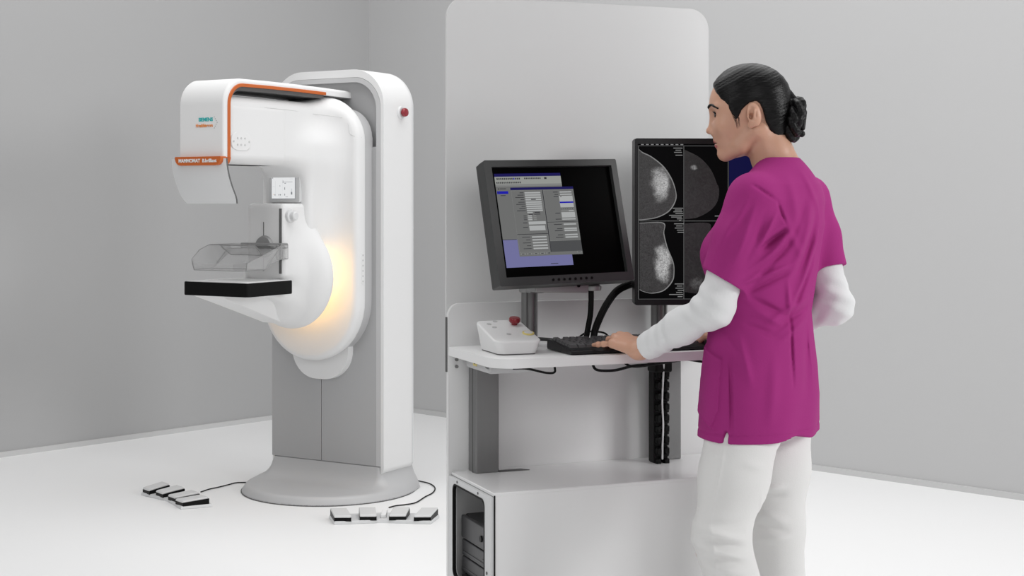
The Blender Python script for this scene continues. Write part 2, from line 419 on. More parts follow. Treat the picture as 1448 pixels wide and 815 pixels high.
# top band wrapped over the head
def band_path():
    p=[(.893,1.553),(.893,1.62),(.893,1.70)]
    for k in range(11): a=math.radians(90*k/10); p.append((.893-.115+.115*math.cos(a),1.775+.115*math.sin(a)))
    p+=[(.60,1.892),(.40,1.892),(.20,1.89),(.0,1.886)]
    return p
def band(name, hw, off0, off1, m, vmin=-1, du=0, mi=0, rr=.014):
    P=band_path(); P=[p for p in P if p[0]>=vmin-1e-6]; n=len(P); bm=bm_new(); rings=[]
    for i,(v,z) in enumerate(P):
        a=P[max(i-1,0)]; b=P[min(i+1,n-1)]; t=Vector((b[0]-a[0],b[1]-a[1])).normalized(); nn=Vector((t.y,-t.x))
        sec=[]
        for (u,o) in ((-hw,off0),(-hw,off1-rr),(-hw+rr*.35,off1-rr*.35),(-hw+rr,off1),(hw-rr,off1),(hw-rr*.35,off1-rr*.35),(hw,off1-rr),(hw,off0)):
            sec.append(bm.verts.new((u+du,-(v+nn.x*o),z+nn.y*o)))
        rings.append(sec)
    k=8
    for i in range(n-1):
        for j in range(k): bm.faces.new([rings[i][j],rings[i][(j+1)%k],rings[i+1][(j+1)%k],rings[i+1][j]])
    bm.faces.new(rings[0]); bm.faces.new(rings[-1][::-1])
    return bobj(name,bm,m,mm,50)
tb=band('top_band',.127,-.034,0,M['white'])
band('orange_trim',.004,-.035,-.021,M['orange'],vmin=.19,du=.1285,rr=.002)
band('band_gap_shade',.118,-.050,-.034,M['seam'],vmin=.10,rr=.001)  # dark strip stands in for the shade between band and arm
# tube housing inside the band front
bm=bm_new(); box(bm,-.118,.118,-.862,-.45,1.525,1.80,.042,5); bobj('tube_housing',bm,M['white'],mm)
# orange name band under the head front with rounded lower corners
bm=bm_new(); prism(bm,rrect(-.127,.127,1.519,1.556,(.028,.028,.002,.002),8),'xz',-.915,-.85,.002,1)
ob=bobj('name_band',bm,M['orange'],mm)
text('name_text','MAMMOMAT  B.brilliant',.0205,M['white'],ob,(0,-.9158,1.538),(PI/2,0,0),bold=.0006)
text('logo_text','SIEMENS',.021,M['teal'],tb,(.066,-.8936,1.712),(PI/2,0,0),align='RIGHT',bold=.0008)
text('logo_text','Healthineers',.020,M['orange2'],tb,(.066,-.8936,1.687),(PI/2,0,0),align='RIGHT',bold=.0006,sx=.92)
bm=bm_new()
for k in range(7):
    t=k/6; dxx=.074+.016*(1-abs(2*t-1)); zz=1.676+.046*t
    lathe(bm,[(.0012,-.8945),(.0018,-.8936),(.0012,-.8930)],(dxx,0,zz),'y',8)
bobj('logo_dots',bm,M['seam'],tb)
# keypad pad on arm side
bm=bm_new(); prism(bm,rrect(-.84,-.71,1.585,1.66,.034,8),'yz',.110,.121,.004,3); kp=bobj('side_keypad',bm,M['white'],mm)
bm=bm_new()
for (v,z) in ((.825,1.622),(.80,1.636),(.80,1.608),(.777,1.636),(.777,1.608),(.753,1.636),(.753,1.608),(.725,1.622)):
    lathe(bm,[(.0045,.1205),(.0045,.1225),(.003,.123)],(0,-v,z),'x',12)
bobj('keypad_button',bm,M['lseam'],kp)
# face shield under the head
bm=bm_new(); rows=[]; NU=14; NZ=12
for s in (0,.010):
    rr=[]
    for j in range(NZ+1):
        t=j/NZ; z=1.548-.190*t; v=.906-.012*math.sin(t*1.2)-.070*t*t
        hw=.152
        row=[]
        for i in range(NU+1):
            a=-1+2*i/NU; uu=hw*a*(1-.09*(max(0,t-.78)/.22)**2)-.012; vv=v-.010*a*a
            zz=z
            row.append(bm.verts.new((uu,-(vv-s),zz)))
        rr.append(row)
    rows.append(rr)
for s in (0,1):
    for j in range(NZ):
        for i in range(NU): bm.faces.new([rows[s][j][i],rows[s][j][i+1],rows[s][j+1][i+1],rows[s][j+1][i]])
for j in range(NZ):
    for i in (0,NU): bm.faces.new([rows[0][j][i],rows[0][j+1][i],rows[1][j+1][i],rows[1][j][i]]).material_index=1
for i in range(NU):
    for j in (0,NZ): bm.faces.new([rows[0][j][i],rows[0][j][i+1],rows[1][j][i+1],rows[1][j][i]])
bobj('face_shield',bm,[M['white2'],M['seam']],mm,50)
# display
bm=bm_new(); prism(bm,rrect(-.082,.092,1.362,1.498,.006),'xz',-.345,-.30,.003,2); dp=bobj('display',bm,M['white2'],mm)
dscr=emi('display_white',(.80,.81,.82),1); dk=emi('display_ink',(.22,.23,.25),1); dm=emi('display_soft_grey',(.62,.64,.66),1); do=emi('display_orange',(.75,.5,.35),1)
bm=bm_new(); y=-.3462
def q2(bm,x0,x1,z0,z1,yy,mi):
    f=bm.faces.new([bm.verts.new((x0,yy,z0)),bm.verts.new((x1,yy,z0)),bm.verts.new((x1,yy,z1)),bm.verts.new((x0,yy,z1))]); f.material_index=mi
q2(bm,-.069,.069,1.378,1.482,y+.0003,1); q2(bm,-.067,.067,1.380,1.480,y,0)
X0,X1,Z0,Z1=-.067,.067,1.380,1.480
def dd(a,b,c,d,mi): q2(bm,X0+(X1-X0)*a,X0+(X1-X0)*b,Z1-(Z1-Z0)*d,Z1-(Z1-Z0)*c,y-.0004,mi)
for r_ in ((.03,.06,.04,.09,1),(.48,.50,.18,.30,1),(.50,.90,.24,.255,1),(.55,.62,.29,.32,1),(.80,.94,.10,.115,2),(.04,.15,.45,.465,2),(.13,.16,.8,.86,1),(.30,.33,.8,.86,1),(.36,.40,.8,.86,1),
  (.55,.58,.49,.60,1),(.55,.58,.78,.86,1),(.84,.88,.55,.70,2),(.83,.89,.70,.82,1),(.35,.37,.40,.45,1),(.16,.17,.2,.9,2),(.46,.465,.12,.92,2),(.6,.7,.92,.935,1),(.3,.45,.93,.945,2),(.07,.10,.80,.83,3)): dd(*r_)
bobj('screen',bm,[dscr,dk,dm,do],dp,0)
# detector housing: domed disc + compression column
def f_hou(P):
    u,v,z=P[...,0],P[...,1],P[...,2]
    dome=ell(P,(0,.285,1.025),(.236,.115,.242))
    dome=smax(dome,-(v-.262),.03)
    col=bx(P,(0,.37,1.19),(.106,.106,.168),.020)
    low=smax(ell(P,(-.022,.33,1.02),(.180,.140,.215)),v-.462,.02)
    stem=ell(P,(0,.22,1.03),(.160,.09,.160))
    br=bx(P,(0,.42,.945),(.10,.17,.035),.03,Matrix.Rotation(math.radians(17),3,'X'))
    d=smin(dome,col,.09); d=smin(d,low,.02); d=smin(d,stem,.02); return smin(d,br,.05)
swp(f_hou,(-.26,.10,.75),(.26,.62,1.38),.006,'detector_housing',M['white'])
bm=bm_new(); lathe(bm,[(.186,-.238),(.194,-.233),(.204,-.238),(.204,-.250),(.186,-.250)],(0,0,1.03),'y',64); bobj('light_ring',bm,M['glow'],mm)
# slots, rail and knob
bm=bm_new(); box(bm,-.0085,-.0045,-.4780,-.460,1.055,1.275,.001); bobj('rail_slot',bm,M['seam'],mm)
bm=bm_new(); box(bm,.082,.095,-.4785,-.460,1.045,1.335,.002); bobj('rail_slot',bm,M['seam'],mm)
bm=bm_new(); lathe(bm,[(.030,.100),(.032,.108),(.030,.118),(.021,.121),(.0205,.139),(.016,.143)],(0,-.432,1.302),'x',32); bobj('rotary_knob',bm,M['white2'],mm)
# compression paddle
bm=bm_new(); lathe(bm,[(.048,-.47),(.050,-.478),(.044,-.490),(.02,-.494)],(.0,0,1.165),'y',32); bobj('force_dial',bm,M['alu2'],mm)
pc=bm_new()
box(pc,-.105,.128,-.520,-.470,1.158,1.182,.004,2,mi=1)
box(pc,.098,.126,-.52,-.465,1.11,1.178,.004,2,mi=1)
def sheet(bm,pts,th,mi=0):
    P=[Vector(p) for p in pts]; nrm=(P[1]-P[0]).cross(P[2]-P[0]).normalized()*th
    a=[bm.verts.new(p) for p in P]; b=[bm.verts.new(p+nrm) for p in P]; k=len(P)
    bm.faces.new(a).material_index=mi; bm.faces.new(b[::-1]).material_index=mi
    for i in range(k): bm.faces.new([a[i],b[i],b[(i+1)%k],a[(i+1)%k]]).material_index=mi
EL=[]
def wl(pts,th=.0028,e=True):
    sheet(pc,pts,th)
    if e: EL.append(pts)
uL,uR,vF,vM,vB,z0,z1=-.172,.122,.782,.625,.505,1.070,1.176
r=.035
fl=[(uL,-vM,z0),(uL,-(vF-r),z0),(uL+r,-vF,z0),(uR-r,-vF,z0),(uR,-(vF-r),z0),(uR,-vM,z0)]
wl(fl,-.003)
wl([(uL,-vM,z0),(uL,-(vF-r),z0),(uL-.012,-(vF-r),z0+.045),(uL-.010,-.70,z0+.085),(uL-.006,-.64,z1),(uL-.004,-vB,z1),(uL,-vB,z1-.03)])
wl([(uL,-(vF-r),z0),(uL+r,-vF,z0),(uL+r-.004,-vF-.010,z0+.032),(uL-.012,-(vF-r),z0+.045)],e=True)
wl([(uL+r,-vF,z0),(uR-r,-vF,z0),(uR-r+.004,-vF-.010,z0+.030),(uL+r-.004,-vF-.010,z0+.032)],e=False)
wl([(uR-r,-vF,z0),(uR,-(vF-r),z0),(uR+.006,-(vF-r),z0+.034),(uR-r+.004,-vF-.010,z0+.030)],e=False)
wl([(uR,-(vF-r),z0),(uR,-vM,z0),(uR+.004,-.60,z0+.020),(uR+.004,-vB,z1-.06),(uR+.004,-vB,z1),(uR+.006,-(vM+.02),z0+.062),(uR+.006,-(vF-r),z0+.034)])
wl([(uL,-vM,z0),(uR,-vM,z0),(uR,-vB-.02,z1-.02),(uL,-vB-.02,z1-.02)])
wl([(uL,-.64,z1),(uR,-.60,z1),(uR,-vB,z1),(uL,-vB,z1)],-.003)
wl([(-.10,-.66,z1-.002),(.10,-.66,z1-.002),(.09,-.60,z1-.045),(-.09,-.60,z1-.045)])
pdl=bobj('compression_paddle',pc,[M['clear'],M['alu2'],M['alu']],mm,30)
bm=bm_new()
for P_ in EL:
    k=len(P_)
    for i in range(k): tube(bm,[P_[i],P_[(i+1)%k]],.0013,6,0)
bobj('paddle_edge',bm,mat('plastic_edge',(.20,.20,.20),.3),pdl)
# detector: black edged table with a pale top
bm=bm_new()
prism(bm,rrect(-.202,.160,-.782,-.47,(.012,.012,.02,.02),6),'xy',.959,1.018,.004,3); dt=bobj('detector_table',bm,M['black'],mm)
bm=bm_new(); prism(bm,rrect(-.194,.152,-.774,-.48,.01,5),'xy',1.0175,1.0195,.0008,1); bobj('table_top',bm,M['white'],dt)
bm=bm_new()
o0=[(-.175,-.765,.960),(.02,-.765,.960),(.06,-.44,.960),(-.13,-.44,.960)]; o1=[(-.160,-.745,.951),(-.01,-.745,.951),(.01,-.36,.812),(-.105,-.36,.812)]
a=[bm.verts.new(p) for p in o0]; b=[bm.verts.new(p) for p in o1]
bm.faces.new(a); bm.faces.new(b[::-1])
for i in range(4): bm.faces.new([a[i],a[(i+1)%4],b[(i+1)%4],b[i]])
bmesh.ops.bevel(bm,geom=list(bm.edges),offset=.006,segments=2,affect='EDGES',profile=.5)
bobj('table_bracket',bm,M['white'],mm)
# button strip on the plate side
bm=bm_new()
bx0=[(.2835,-.125)]
prism(bm,rrect(-.131,-.113,.985,1.135,.009),'yz',.2775,.2835,.002,2); bs=bobj('button_strip',bm,M['white'],mm)
bm=bm_new()
for k in range(6): lathe(bm,[(.0045,.283),(.0045,.2845),(.003,.285)],(0,-.122,1.0+.024*k),'x',12)
bobj('strip_button',bm,M['lseam'],bs)

# ================================================================ foot switches
def foot_switch(loc, rz, label):
    t=thing('foot_switch',label,'foot pedal',loc,rz,None)
    hw=.205; ch=.018
    fr=[(-hw,-.012),(-.02,ch),(.02,ch),(hw,-.012)]; bk=[(hw+.035,.125),(.10,.158),(0,.165),(-.10,.158),(-hw-.035,.125)]
    out=fr+bk
    bm=bm_new(); a=[bm.verts.new((x,y,.0)) for x,y in out]; b=[bm.verts.new((x*.985,y*.97+.002,.014)) for x,y in out]; k=len(out)
    bm.faces.new(a[::-1]); bm.faces.new(b)
    for i in range(k): bm.faces.new([a[i],a[(i+1)%k],b[(i+1)%k],b[i]])
    bmesh.ops.bevel(bm,geom=[e for e in bm.edges],offset=.003,segments=2,affect='EDGES',profile=.5)
    bobj('base_plate',bm,M['white2'],t)
    for (xc,yo,sk) in ((-.168,-.002,-.028),(-.062,.014,-.012),(.062,.014,.012),(.168,-.002,.028)):
        sl=math.atan2(.012 if abs(xc)>.1 else .008, .1)*(1 if xc<0 else -1)*.6
        p=bpy.data.objects.new('pedal',None)
        hw2=.036
        pts=[(xc-hw2,yo),(xc+hw2,yo),(xc+hw2+sk,yo+.115),(xc-hw2+sk,yo+.115)]
        bm=bm_new()
        lo=[bm.verts.new((x,y+ (0.0),.012)) for x,y in pts]; hi=[bm.verts.new((x,y,z)) for (x,y),z in zip(pts,(.028,.028,.038,.038))]
        bm.faces.new(lo[::-1]); bm.faces.new(hi)
        for i in range(4): bm.faces.new([lo[i],lo[(i+1)%4],hi[(i+1)%4],hi[i]])
        bob=bobj('pedal',bm,M['black'],t)
        bm=bm_new()
        lo=[bm.verts.new((x,y-.003,z)) for (x,y),z in zip(pts,(.0275,.0275,.0375,.0375))]; hi=[bm.verts.new((x,y+ (.002 if i<2 else -.004),z)) for i,((x,y),z) in enumerate(zip(pts,(.037,.037,.047,.047)))]
        bm.faces.new(lo[::-1]); bm.faces.new(hi)
        for i in range(4): bm.faces.new([lo[i],lo[(i+1)%4],hi[(i+1)%4],hi[i]])
        bmesh.ops.bevel(bm,geom=[e for e in bm.edges],offset=.004,segments=3,affect='EDGES',profile=.5)
        bobj('pedal_cap',bm,M['pedal'],bob)
    bm=bm_new(); box(bm,-.012,.012,.05,.165,.012,.03,.005,2); bobj('cable_boss',bm,M['desk'],t)
    return t
def floor_at(px,py,z=.0):
    Y=(H-z)*F/(py-284); return Vector(((px-724)/F*Y,Y,z))
p=floor_at(541,741.5); fs2=foot_switch((p.x,p.y,0),math.radians(1.5),'white four-pedal foot switch lying in front of the round base')
a=floor_at(201.5,700); b=floor_at(260,721); mid=(a+b)/2
fs1=foot_switch((mid.x,mid.y,0),math.atan2(b.y-a.y,b.x-a.x),'white four-pedal foot switch lying at the far left, turned sideways')
def cable_child(parent, pts, r, name='cable', m=None):
    inv=Matrix.Translation(parent.location)@parent.rotation_euler.to_matrix().to_4x4(); inv=inv.inverted()
    bm=bm_new(); tube(bm,[inv@Vector(p) for p in pts],r,8,8); return bobj(name,bm,m or M['black2'],parent)
cable_child(fs2,[floor_at(x,y,.004) for x,y in ((550,718),(560,715.5),(573,714),(588,711),(601,703),(612,697),(615,690),(607,684),(590,680),(576,677))],.0028)
cable_child(fs1,[floor_at(x,y,.004) for x,y in ((284,696),(296,692),(308,689.5),(322,686),(334,683),(350,682.5),(362,681))],.0028)
# ================================================================ the workstation (local x along its length, -y towards the user)
CO=Vector((-.1786,4.0,0)); CR=math.atan2(.370,.929)
CM=Matrix.Translation(CO)@Matrix.Rotation(CR,4,'Z')
def cw(a,b,z): return CM@Vector((a,-b,z))          # console (along, towards user, up) -> world
ws=thing('workstation_desk','white standing workstation with tall glass radiation shield and grey lift columns','desk',CO,CR)
ZD=.97; ZB=.628; L=.82
bm=bm_new(); prism(bm,rrect(.0,L,1.0,1.935,(.004,.004,.062,.062),12),'xz',.004,.014,.0015,1); bobj('glass_shield',bm,M['glass'],ws)
bm=bm_new(); prism(bm,rrect(.0,L,.03,1.088,(.004,.004,.035,.035),10),'xz',-.012,.004,.002,2); bobj('back_panel',bm,M['panel'],ws)
bm=bm_new(); box(bm,-.003,.0,-.004,.006,.90,1.05); bobj('edge_gap_shade',bm,M['seam'],ws)  # black strip stands in for the shaded gap at the panel edge
# desk top with rounded front corners
bm=bm_new(); prism(bm,rrect(.0,L,-.372,-.012,(.065,.065,.002,.002),12),'xy',ZD-.024,ZD,.003,2); bobj('desktop',bm,M['desk'],ws)
# cabinet
bm=bm_new()
box(bm,.008,L-.01,-.336,-.013,ZB-.010,ZB,.002,1)
box(bm,.012,L-.01,-.336,-.328,.03,ZB-.008,.001,1)
box(bm,.012,L-.02,-.328,-.013,.03,.05,.001,1)
box(bm,L-.02,L-.010,-.336,-.013,.03,ZB-.008,.001,1)
bobj('cabinet_body',bm,M['cab'],ws)
bm=bm_new(); ring_plate(bm,rrect(-.334,-.014,.03,ZB-.010,.002,6),rrect(-.289,-.052,.355,.600,.018,6),'yz',.0,.010)
bobj('end_frame',bm,M['white2'],ws)
bm=bm_new(); ring_plate(bm,rrect(-.293,-.048,.351,.604,.02,6),rrect(-.2885,-.0525,.3555,.5995,.018,6),'yz',-.0012,.008)
bobj('opening_gasket',bm,M['black2'],ws)
bm=bm_new(); ring_plate(bm,rrect(-.3378,-.012,.03,ZB-.006,.002,6),rrect(-.325,-.024,.04,ZB-.02,.002,6),'yz',.0095,.0125); bobj('end_gasket',bm,M['black2'],ws)
for b_ in (.085,.245):
    bm=bm_new(); lathe(bm,[(.0035,-.0016),(.0035,-.0002)],(0,-b_,.612),'x',12); bobj('screw',bm,M['seam'],ws)
bm=bm_new(); lathe(bm,[(.0045,-.0016),(.0045,-.0002)],(0,-.31,.42),'x',12); bobj('screw',bm,M['seam'],ws)
for (a0,a1) in ((.057,.126),(.628,.688)):
    bm=bm_new(); box(bm,a0,a1,-.073,-.013,ZB-.002,ZD-.024,.006,3)
    box(bm,a0-.0006,a0+.002,-.052,-.046,ZB,ZD-.03,0,1,mi=1)
    bobj('lift_column',bm,[M['alu'],M['seam']],ws)
bm=bm_new(); prism(bm,[(.126,-.074),(.215,-.074),(.198,-.050),(.126,-.050)],'xy',ZB,ZB+.0015); bobj('column_slot',bm,M['seam'],ws)
# bracket box and fittings under the desk
bm=bm_new(); box(bm,.045,.185,-.20,-.02,ZD-.058,ZD-.0245,.012,3); bobj('desk_bracket',bm,M['grey2'],ws)
for (a_,b_,z_,m_) in ((.02,.033,.935,'alu'),(.02,.033,.916,'alu'),(.044,.205,.932,'alu')):
    bm=bm_new(); lathe(bm,[(.0045,-.006),(.005,0),(.002,.001)],(a_,0,z_),'y',12)
    q=bobj('screw',bm,M[m_],ws); q.location=(0,-b_+.012,0)
bm=bm_new(); box(bm,.0435,.0455,-.115,-.09,.925,.942); bobj('warning_label',bm,M['yellow'],ws)
bm=bm_new(); box(bm,.0428,.0436,-.106,-.099,.930,.938); bobj('label_mark',bm,M['black'],ws)
# cable chain
bm=bm_new()
z=.925; k=0
while z>.645:
    box(bm,.592,.608,-.125,-.078,z-.024,z-.004,.003,1); box(bm,.622,.640,-.125,-.078,z-.024,z-.004,.003,1)
    box(bm,.590,.642,-.118,-.080,z-.030,z-.020,.002,1); z-.0
    z-=.031; k+=1
box(bm,.588,.612,-.112,-.078,.63,.95,.002,1); box(bm,.618,.640,-.112,-.078,.63,.95,.002,1)
box(bm,.584,.648,-.128,-.074,.885,.944,.006,2)
bm.transform(Matrix.Translation((-.008,0,0))@Matrix.Translation((.58,0,0))@Matrix.Diagonal((.85,1,1,1))@Matrix.Translation((-.58,0,0))); bobj('cable_chain',bm,M['black'],ws)
bm=bm_new(); tube(bm,[(.600,-.132,.935),(.611,-.132,.925),(.615,-.126,.90),(.615,-.122,.86),(.613,-.121,.80),(.616,-.121,.74),(.614,-.121,.68),(.614,-.12,.64)],.0028,8); bm.transform(Matrix.Translation((-.013,0,0))); bobj('chain_cable',bm,M['white2'],ws)
# under-desk cables
def wcable(pts,r=.0035,name='cable'):
    bm=bm_new(); tube(bm,pts,r,8,8); return bobj(name,bm,M['black2'],ws)
wcable([(.075,-.30,.938),(.11,-.31,.937),(.16,-.315,.925),(.185,-.315,.925),(.188,-.31,.94)],.003)
wcable([(.30,-.30,.940),(.31,-.31,.925),(.36,-.31,.922),(.42,-.30,.930),(.48,-.30,.932),(.56,-.30,.94)],.0038)
wcable([(.40,-.28,.94),(.42,-.29,.928),(.47,-.29,.929),(.52,-.28,.94)],.0035)
wcable([(.585,-.30,.94),(.64,-.31,.93),(.69,-.31,.918),(.70,-.305,.930),(.665,-.30,.937),(.64,-.29,.94)],.003)
wcable([(.60,-.29,.942),(.65,-.30,.936),(.69,-.30,.935),(.71,-.29,.94)],.003)

# ---- PC tower inside
t=cw(.035,.165,.064)
pc=thing('computer_tower','black computer tower standing inside the open end of the cabinet','computer',t,CR)
bm=bm_new(); box(bm,0,.42,-.075,.115,-.012,.455,.004,2); bobj('case',bm,M['pc'],pc)
bm=bm_new()
box(bm,-.012,.002,-.075,.115,.392,.453,.004,2); bobj('front_panel',bm,M['pc2'],pc)
for (z0,z1) in ((.345,.388),(.300,.342)):
    bm=bm_new(); box(bm,-.010,.002,-.072,.112,z0,z1,.003,2); box(bm,-.012,-.009,-.06,.10,z0+.008,z0+.014,.001,1); box(bm,-.013,-.009,-.066,-.05,z0+.018,z0+.024,.001,1)
    bobj('drive_bay',bm,M['pc2'],pc)
bm=bm_new(); ring_plate(bm,rrect(-.07,.11,.215,.292,.004),rrect(-.045,.06,.232,.28,.003),'yz',-.010,.002); bobj('floppy_bay',bm,M['pc2'],pc)
bm=bm_new(); box(bm,-.008,.002,-.073,.113,.005,.208,.003,2)
for k in range(12): box(bm,-.011,-.007,-.065,.105,.014+k*.016,.020+k*.016,.001,1)
bobj('grille',bm,M['pc'],pc)
bm=bm_new(); lathe(bm,[(.008,-.016),(.009,-.012),(.009,-.008)],(0,-.045,.42),'x',16); bobj('power_button',bm,M['black'],pc)

# ================================================================ control box
cb=thing('control_box','white sloped control box with red knob and yellow ring button, left on the desk','control panel',cw(.095,.20,ZD),CR-math.radians(2))
bm=bm_new()
lo=[(-.046,-.080),(.060,-.080),(.060,.082),(-.046,.082)]; hi=[(-.060,-.088,.036),(.072,-.088,.036),(.070,.090,.078),(-.058,.090,.078)]
a=[bm.verts.new((x,y,.003)) for x,y in lo]; b=[bm.verts.new(p) for p in hi]
bm.faces.new(a[::-1]); tf=bm.faces.new(b); vert=[]
for i in range(4): bm.faces.new([a[i],a[(i+1)%4],b[(i+1)%4],b[i]])
ve=[e for e in bm.edges if (e.verts[0] in a)!=(e.verts[1] in a)]
bmesh.ops.bevel(bm,geom=ve,offset=.020,segments=6,affect='EDGES',profile=.5)
te=[e for e in bm.edges if all(v.co.z>.03 for v in e.verts)]
bmesh.ops.bevel(bm,geom=te,offset=.006,segments=3,affect='EDGES',profile=.5,clamp_overlap=True)
bobj('housing',bm,M['desk'],cb)
bm=bm_new(); prism(bm,rrect(-.044,.058,-.078,.080,.016),'xy',0,.004); bobj('foot_pad',bm,M['seam'],cb)
sl=math.atan2(.042,.178)
def topz(y): return .036+(y+.088)/.178*.042+.0003
def disc(name,x,y,prof,m,parent=cb):
    bm=bm_new(); lathe(bm,prof,n=24); q=bobj(name,bm,M[m],parent); q.location=(x,y,topz(y)); q.rotation_euler=(sl,0,0); return q
disc('red_knob',.040,.045,[(.008,0),(.008,.004),(.0125,.006),(.0155,.010),(.0155,.017),(.013,.020),(.006,.021)],'red')
disc('ring_button',.052,-.030,[(.016,0),(.016,.003),(.0135,.004),(.0125,.0032),(.004,.0032)],'yellow')
disc('button_face',.052,-.030,[(.0115,.0032),(.0115,.0042),(.006,.0045)],'desk')
for (x,y) in ((-.028,.055),(-.022,.028),(-.002,-.030),(-.004,.075)): disc('key',x,y,[(.0065,0),(.0065,.0008),(.004,.001)],'lseam')

# ================================================================ keyboard
kb=thing('keyboard','black computer keyboard on the desk under the left hand','keyboard',cw(.448,.262,ZD),CR)
bm=bm_new()
sec=[(-.082,.002),(-.084,.010),(-.070,.015),(.065,.028),(.078,.028),(.080,.010),(.078,.002)]
for i,(y,z) in enumerate(sec): pass
a=[bm.verts.new((-.228,y,z)) for y,z in sec]; b=[bm.verts.new((.228,y,z)) for y,z in sec]; n=len(sec)
bm.faces.new(a); bm.faces.new(b[::-1])
for i in range(n): bm.faces.new([a[i],b[i],b[(i+1)%n],a[(i+1)%n]])
bmesh.ops.bevel(bm,geom=list(bm.edges),offset=.002,segments=2,affect='EDGES',profile=.5,clamp_overlap=True)
bobj('keyboard_case',bm,M['dgrey2'],kb)
keym=mat('key_dark',(.075,.075,.077),.35)
def key(x0,x1,y0,y1):
    z=.0155+(y0+.070)/.135*.013
    bm=bm_new(); z1=.0155+(y1+.070)/.135*.013
    a=[bm.verts.new(p) for p in ((x0,y0,z-.001),(x1,y0,z-.001),(x1,y1,z1-.001),(x0,y1,z1-.001))]
    i=.0022
    b=[bm.verts.new(p) for p in ((x0+i,y0+i,z+.0065),(x1-i,y0+i,z+.0065),(x1-i,y1-i*.6,z1+.0065),(x0+i,y1-i*.6,z1+.0065))]
    bm.faces.new(a[::-1]); bm.faces.new(b)
    for k in range(4): bm.faces.new([a[k],a[(k+1)%4],b[(k+1)%4],b[k]])
    bobj('key',bm,keym,kb,0)
rows=[(-.056,[1.25,1.25,1.25,6.25,1.25,1.25,1.25,1.25]),(-.037,[2.25]+[1]*10+[2.75]),(-.018,[1.75]+[1]*11+[2.25]),(.001,[1.5]+[1]*12+[1.5]),(.020,[1]*13+[2]),(.043,[1,.5,1,1,1,1,.5,1,1,1,1,.5,1,1,1,1,-.001])]
U=.0188
for ri,(y,ws_) in enumerate(rows):
    x=-.220
    for wk in ws_:
        if wk>.6: key(x+.0006,x+wk*U-.0006,y,y+.0178)
        x+=max(wk,0)*U
    if ri<5:
        for c in range(3):
            if ri in(0,) or ri>=3: key(.072+c*U,.072+(c+1)*U-.0012,y,y+.0178)
        for c in range(4): key(.137+c*U,.137+(c+1)*U-.0012,y,y+.0178)

# ================================================================ monitors
def screen_quads(parent, y, items, mats, W, Hh, name='screen'):
    """items: (u0,u1,v0,v1,mat,layer) as fractions of the screen, v down"""
    bm=bm_new()
    for (u0,u1,v0,v1,mi,ly) in items:
        q2(bm,-W/2+W*u0,-W/2+W*u1,Hh/2-Hh*v1,Hh/2-Hh*v0,y-.00025*ly,mi)
    return bobj(name,bm,mats,parent,0)
mc=at(786,315.5,3.88)
m1=thing('computer_monitor','grey-framed square monitor showing grey form windows, above the control box','monitor',(mc.x,mc.y,mc.z))
m1.rotation_euler=(Matrix.Rotation(math.radians(26),4,'Z')@Matrix.Rotation(math.radians(-15),4,'X')@Matrix.Rotation(math.radians(-1.3),4,'Y')).to_euler()
W,Hh=.400,.338
bm=bm_new(); ring_plate(bm,rrect(-W/2,W/2,-Hh/2,Hh/2,.004,3),rrect(-W/2+.021,W/2-.017,-Hh/2+.023,Hh/2-.018,.001,3),'xz',-.024,.010,inner2=rrect(-W/2+.021,W/2-.017,-Hh/2+.023,Hh/2-.018,.001,3)); bobj('bezel',bm,M['dgrey'],m1)
bm=bm_new(); prism(bm,rrect(-W/2+.001,W/2-.001,-Hh/2+.001,Hh/2-.001,.004,3),'xz',.009,.030,.003,2); prism(bm,rrect(-.12,.12,-.11,.11,.02,4),'xz',.030,.056,.006,2); bobj('rear_cover',bm,M['dgrey'],m1)
gk=emi('screen_black',(.0,.0,.0)); gg=emi('window_grey',(.155,.157,.155)); gl=emi('toolbar_grey',(.30,.31,.29)); gf=emi('field_grey',(.40,.41,.41)); gn=emi('title_navy',(.012,.010,.09)); gb=emi('select_blue',(.012,.012,.38)); gp=emi('window_lilac',(.165,.165,.335)); gd=emi('text_dark',(.035,.035,.04)); gx=emi('panel_dark_grey',(.075,.077,.08)); gt=emi('mid_grey',(.22,.225,.22))
it=[(0,1,0,1,0,0)]
it+=[(.03,.575,.052,.080,4,1),(.03,.575,.080,.655,1,1),(.03,.575,.080,.125,2,2),(.03,.575,.125,.150,2,2),(.03,.575,.150,.17,9,2),(.03,.575,.655,.905,6,1),(.035,.125,.213,.238,5,2)]
for k in range(13): it.append((.045+k*.015,.045+k*.015+.010,.092,.108,7 if k!=9 else 5,3))
for k in range(10): it.append((.27+k*.014,.27+k*.014+.009,.092,.106,7,3))
it.append((.435,.455,.090,.108,7,3))
for k in range(14): it.append((.04+k*.0145,.04+k*.0145+.009,.128,.143,7,3))
it+=[(.045,.055,.187,.197,7,3),(.06,.11,.188,.194,7,3),(.04,.05,.221,.231,7,3),(.06,.10,.25,.256,7,3),(.03,.14,.652,.657,7,3),(.39,.45,.882,.888,7,3)]
it+=[(.145,.665,.182,.205,4,4),(.145,.665,.205,.810,1,4),(.148,.402,.210,.610,9,4),(.150,.400,.213,.607,1,5),(.150,.400,.617,.775,9,4),(.152,.398,.620,.772,1,5),(.41,.66,.210,.505,9,4),(.412,.658,.213,.502,1,5),(.41,.66,.512,.680,9,4),(.412,.658,.515,.677,1,5),(.400,.665,.682,.780,8,5),(.402,.409,.21,.78,7,5),(.15,.40,.608,.614,7,5),(.41,.66,.505,.510,7,5)]
for k,v in enumerate((.226,.247,.268,.289,.312,.331,.351,.370,.390)):
    it.append((.255,.385,v,v+.014,3,6)); it.append((.215-.02*(k%3),.245,v+.003,v+.009,7,6))
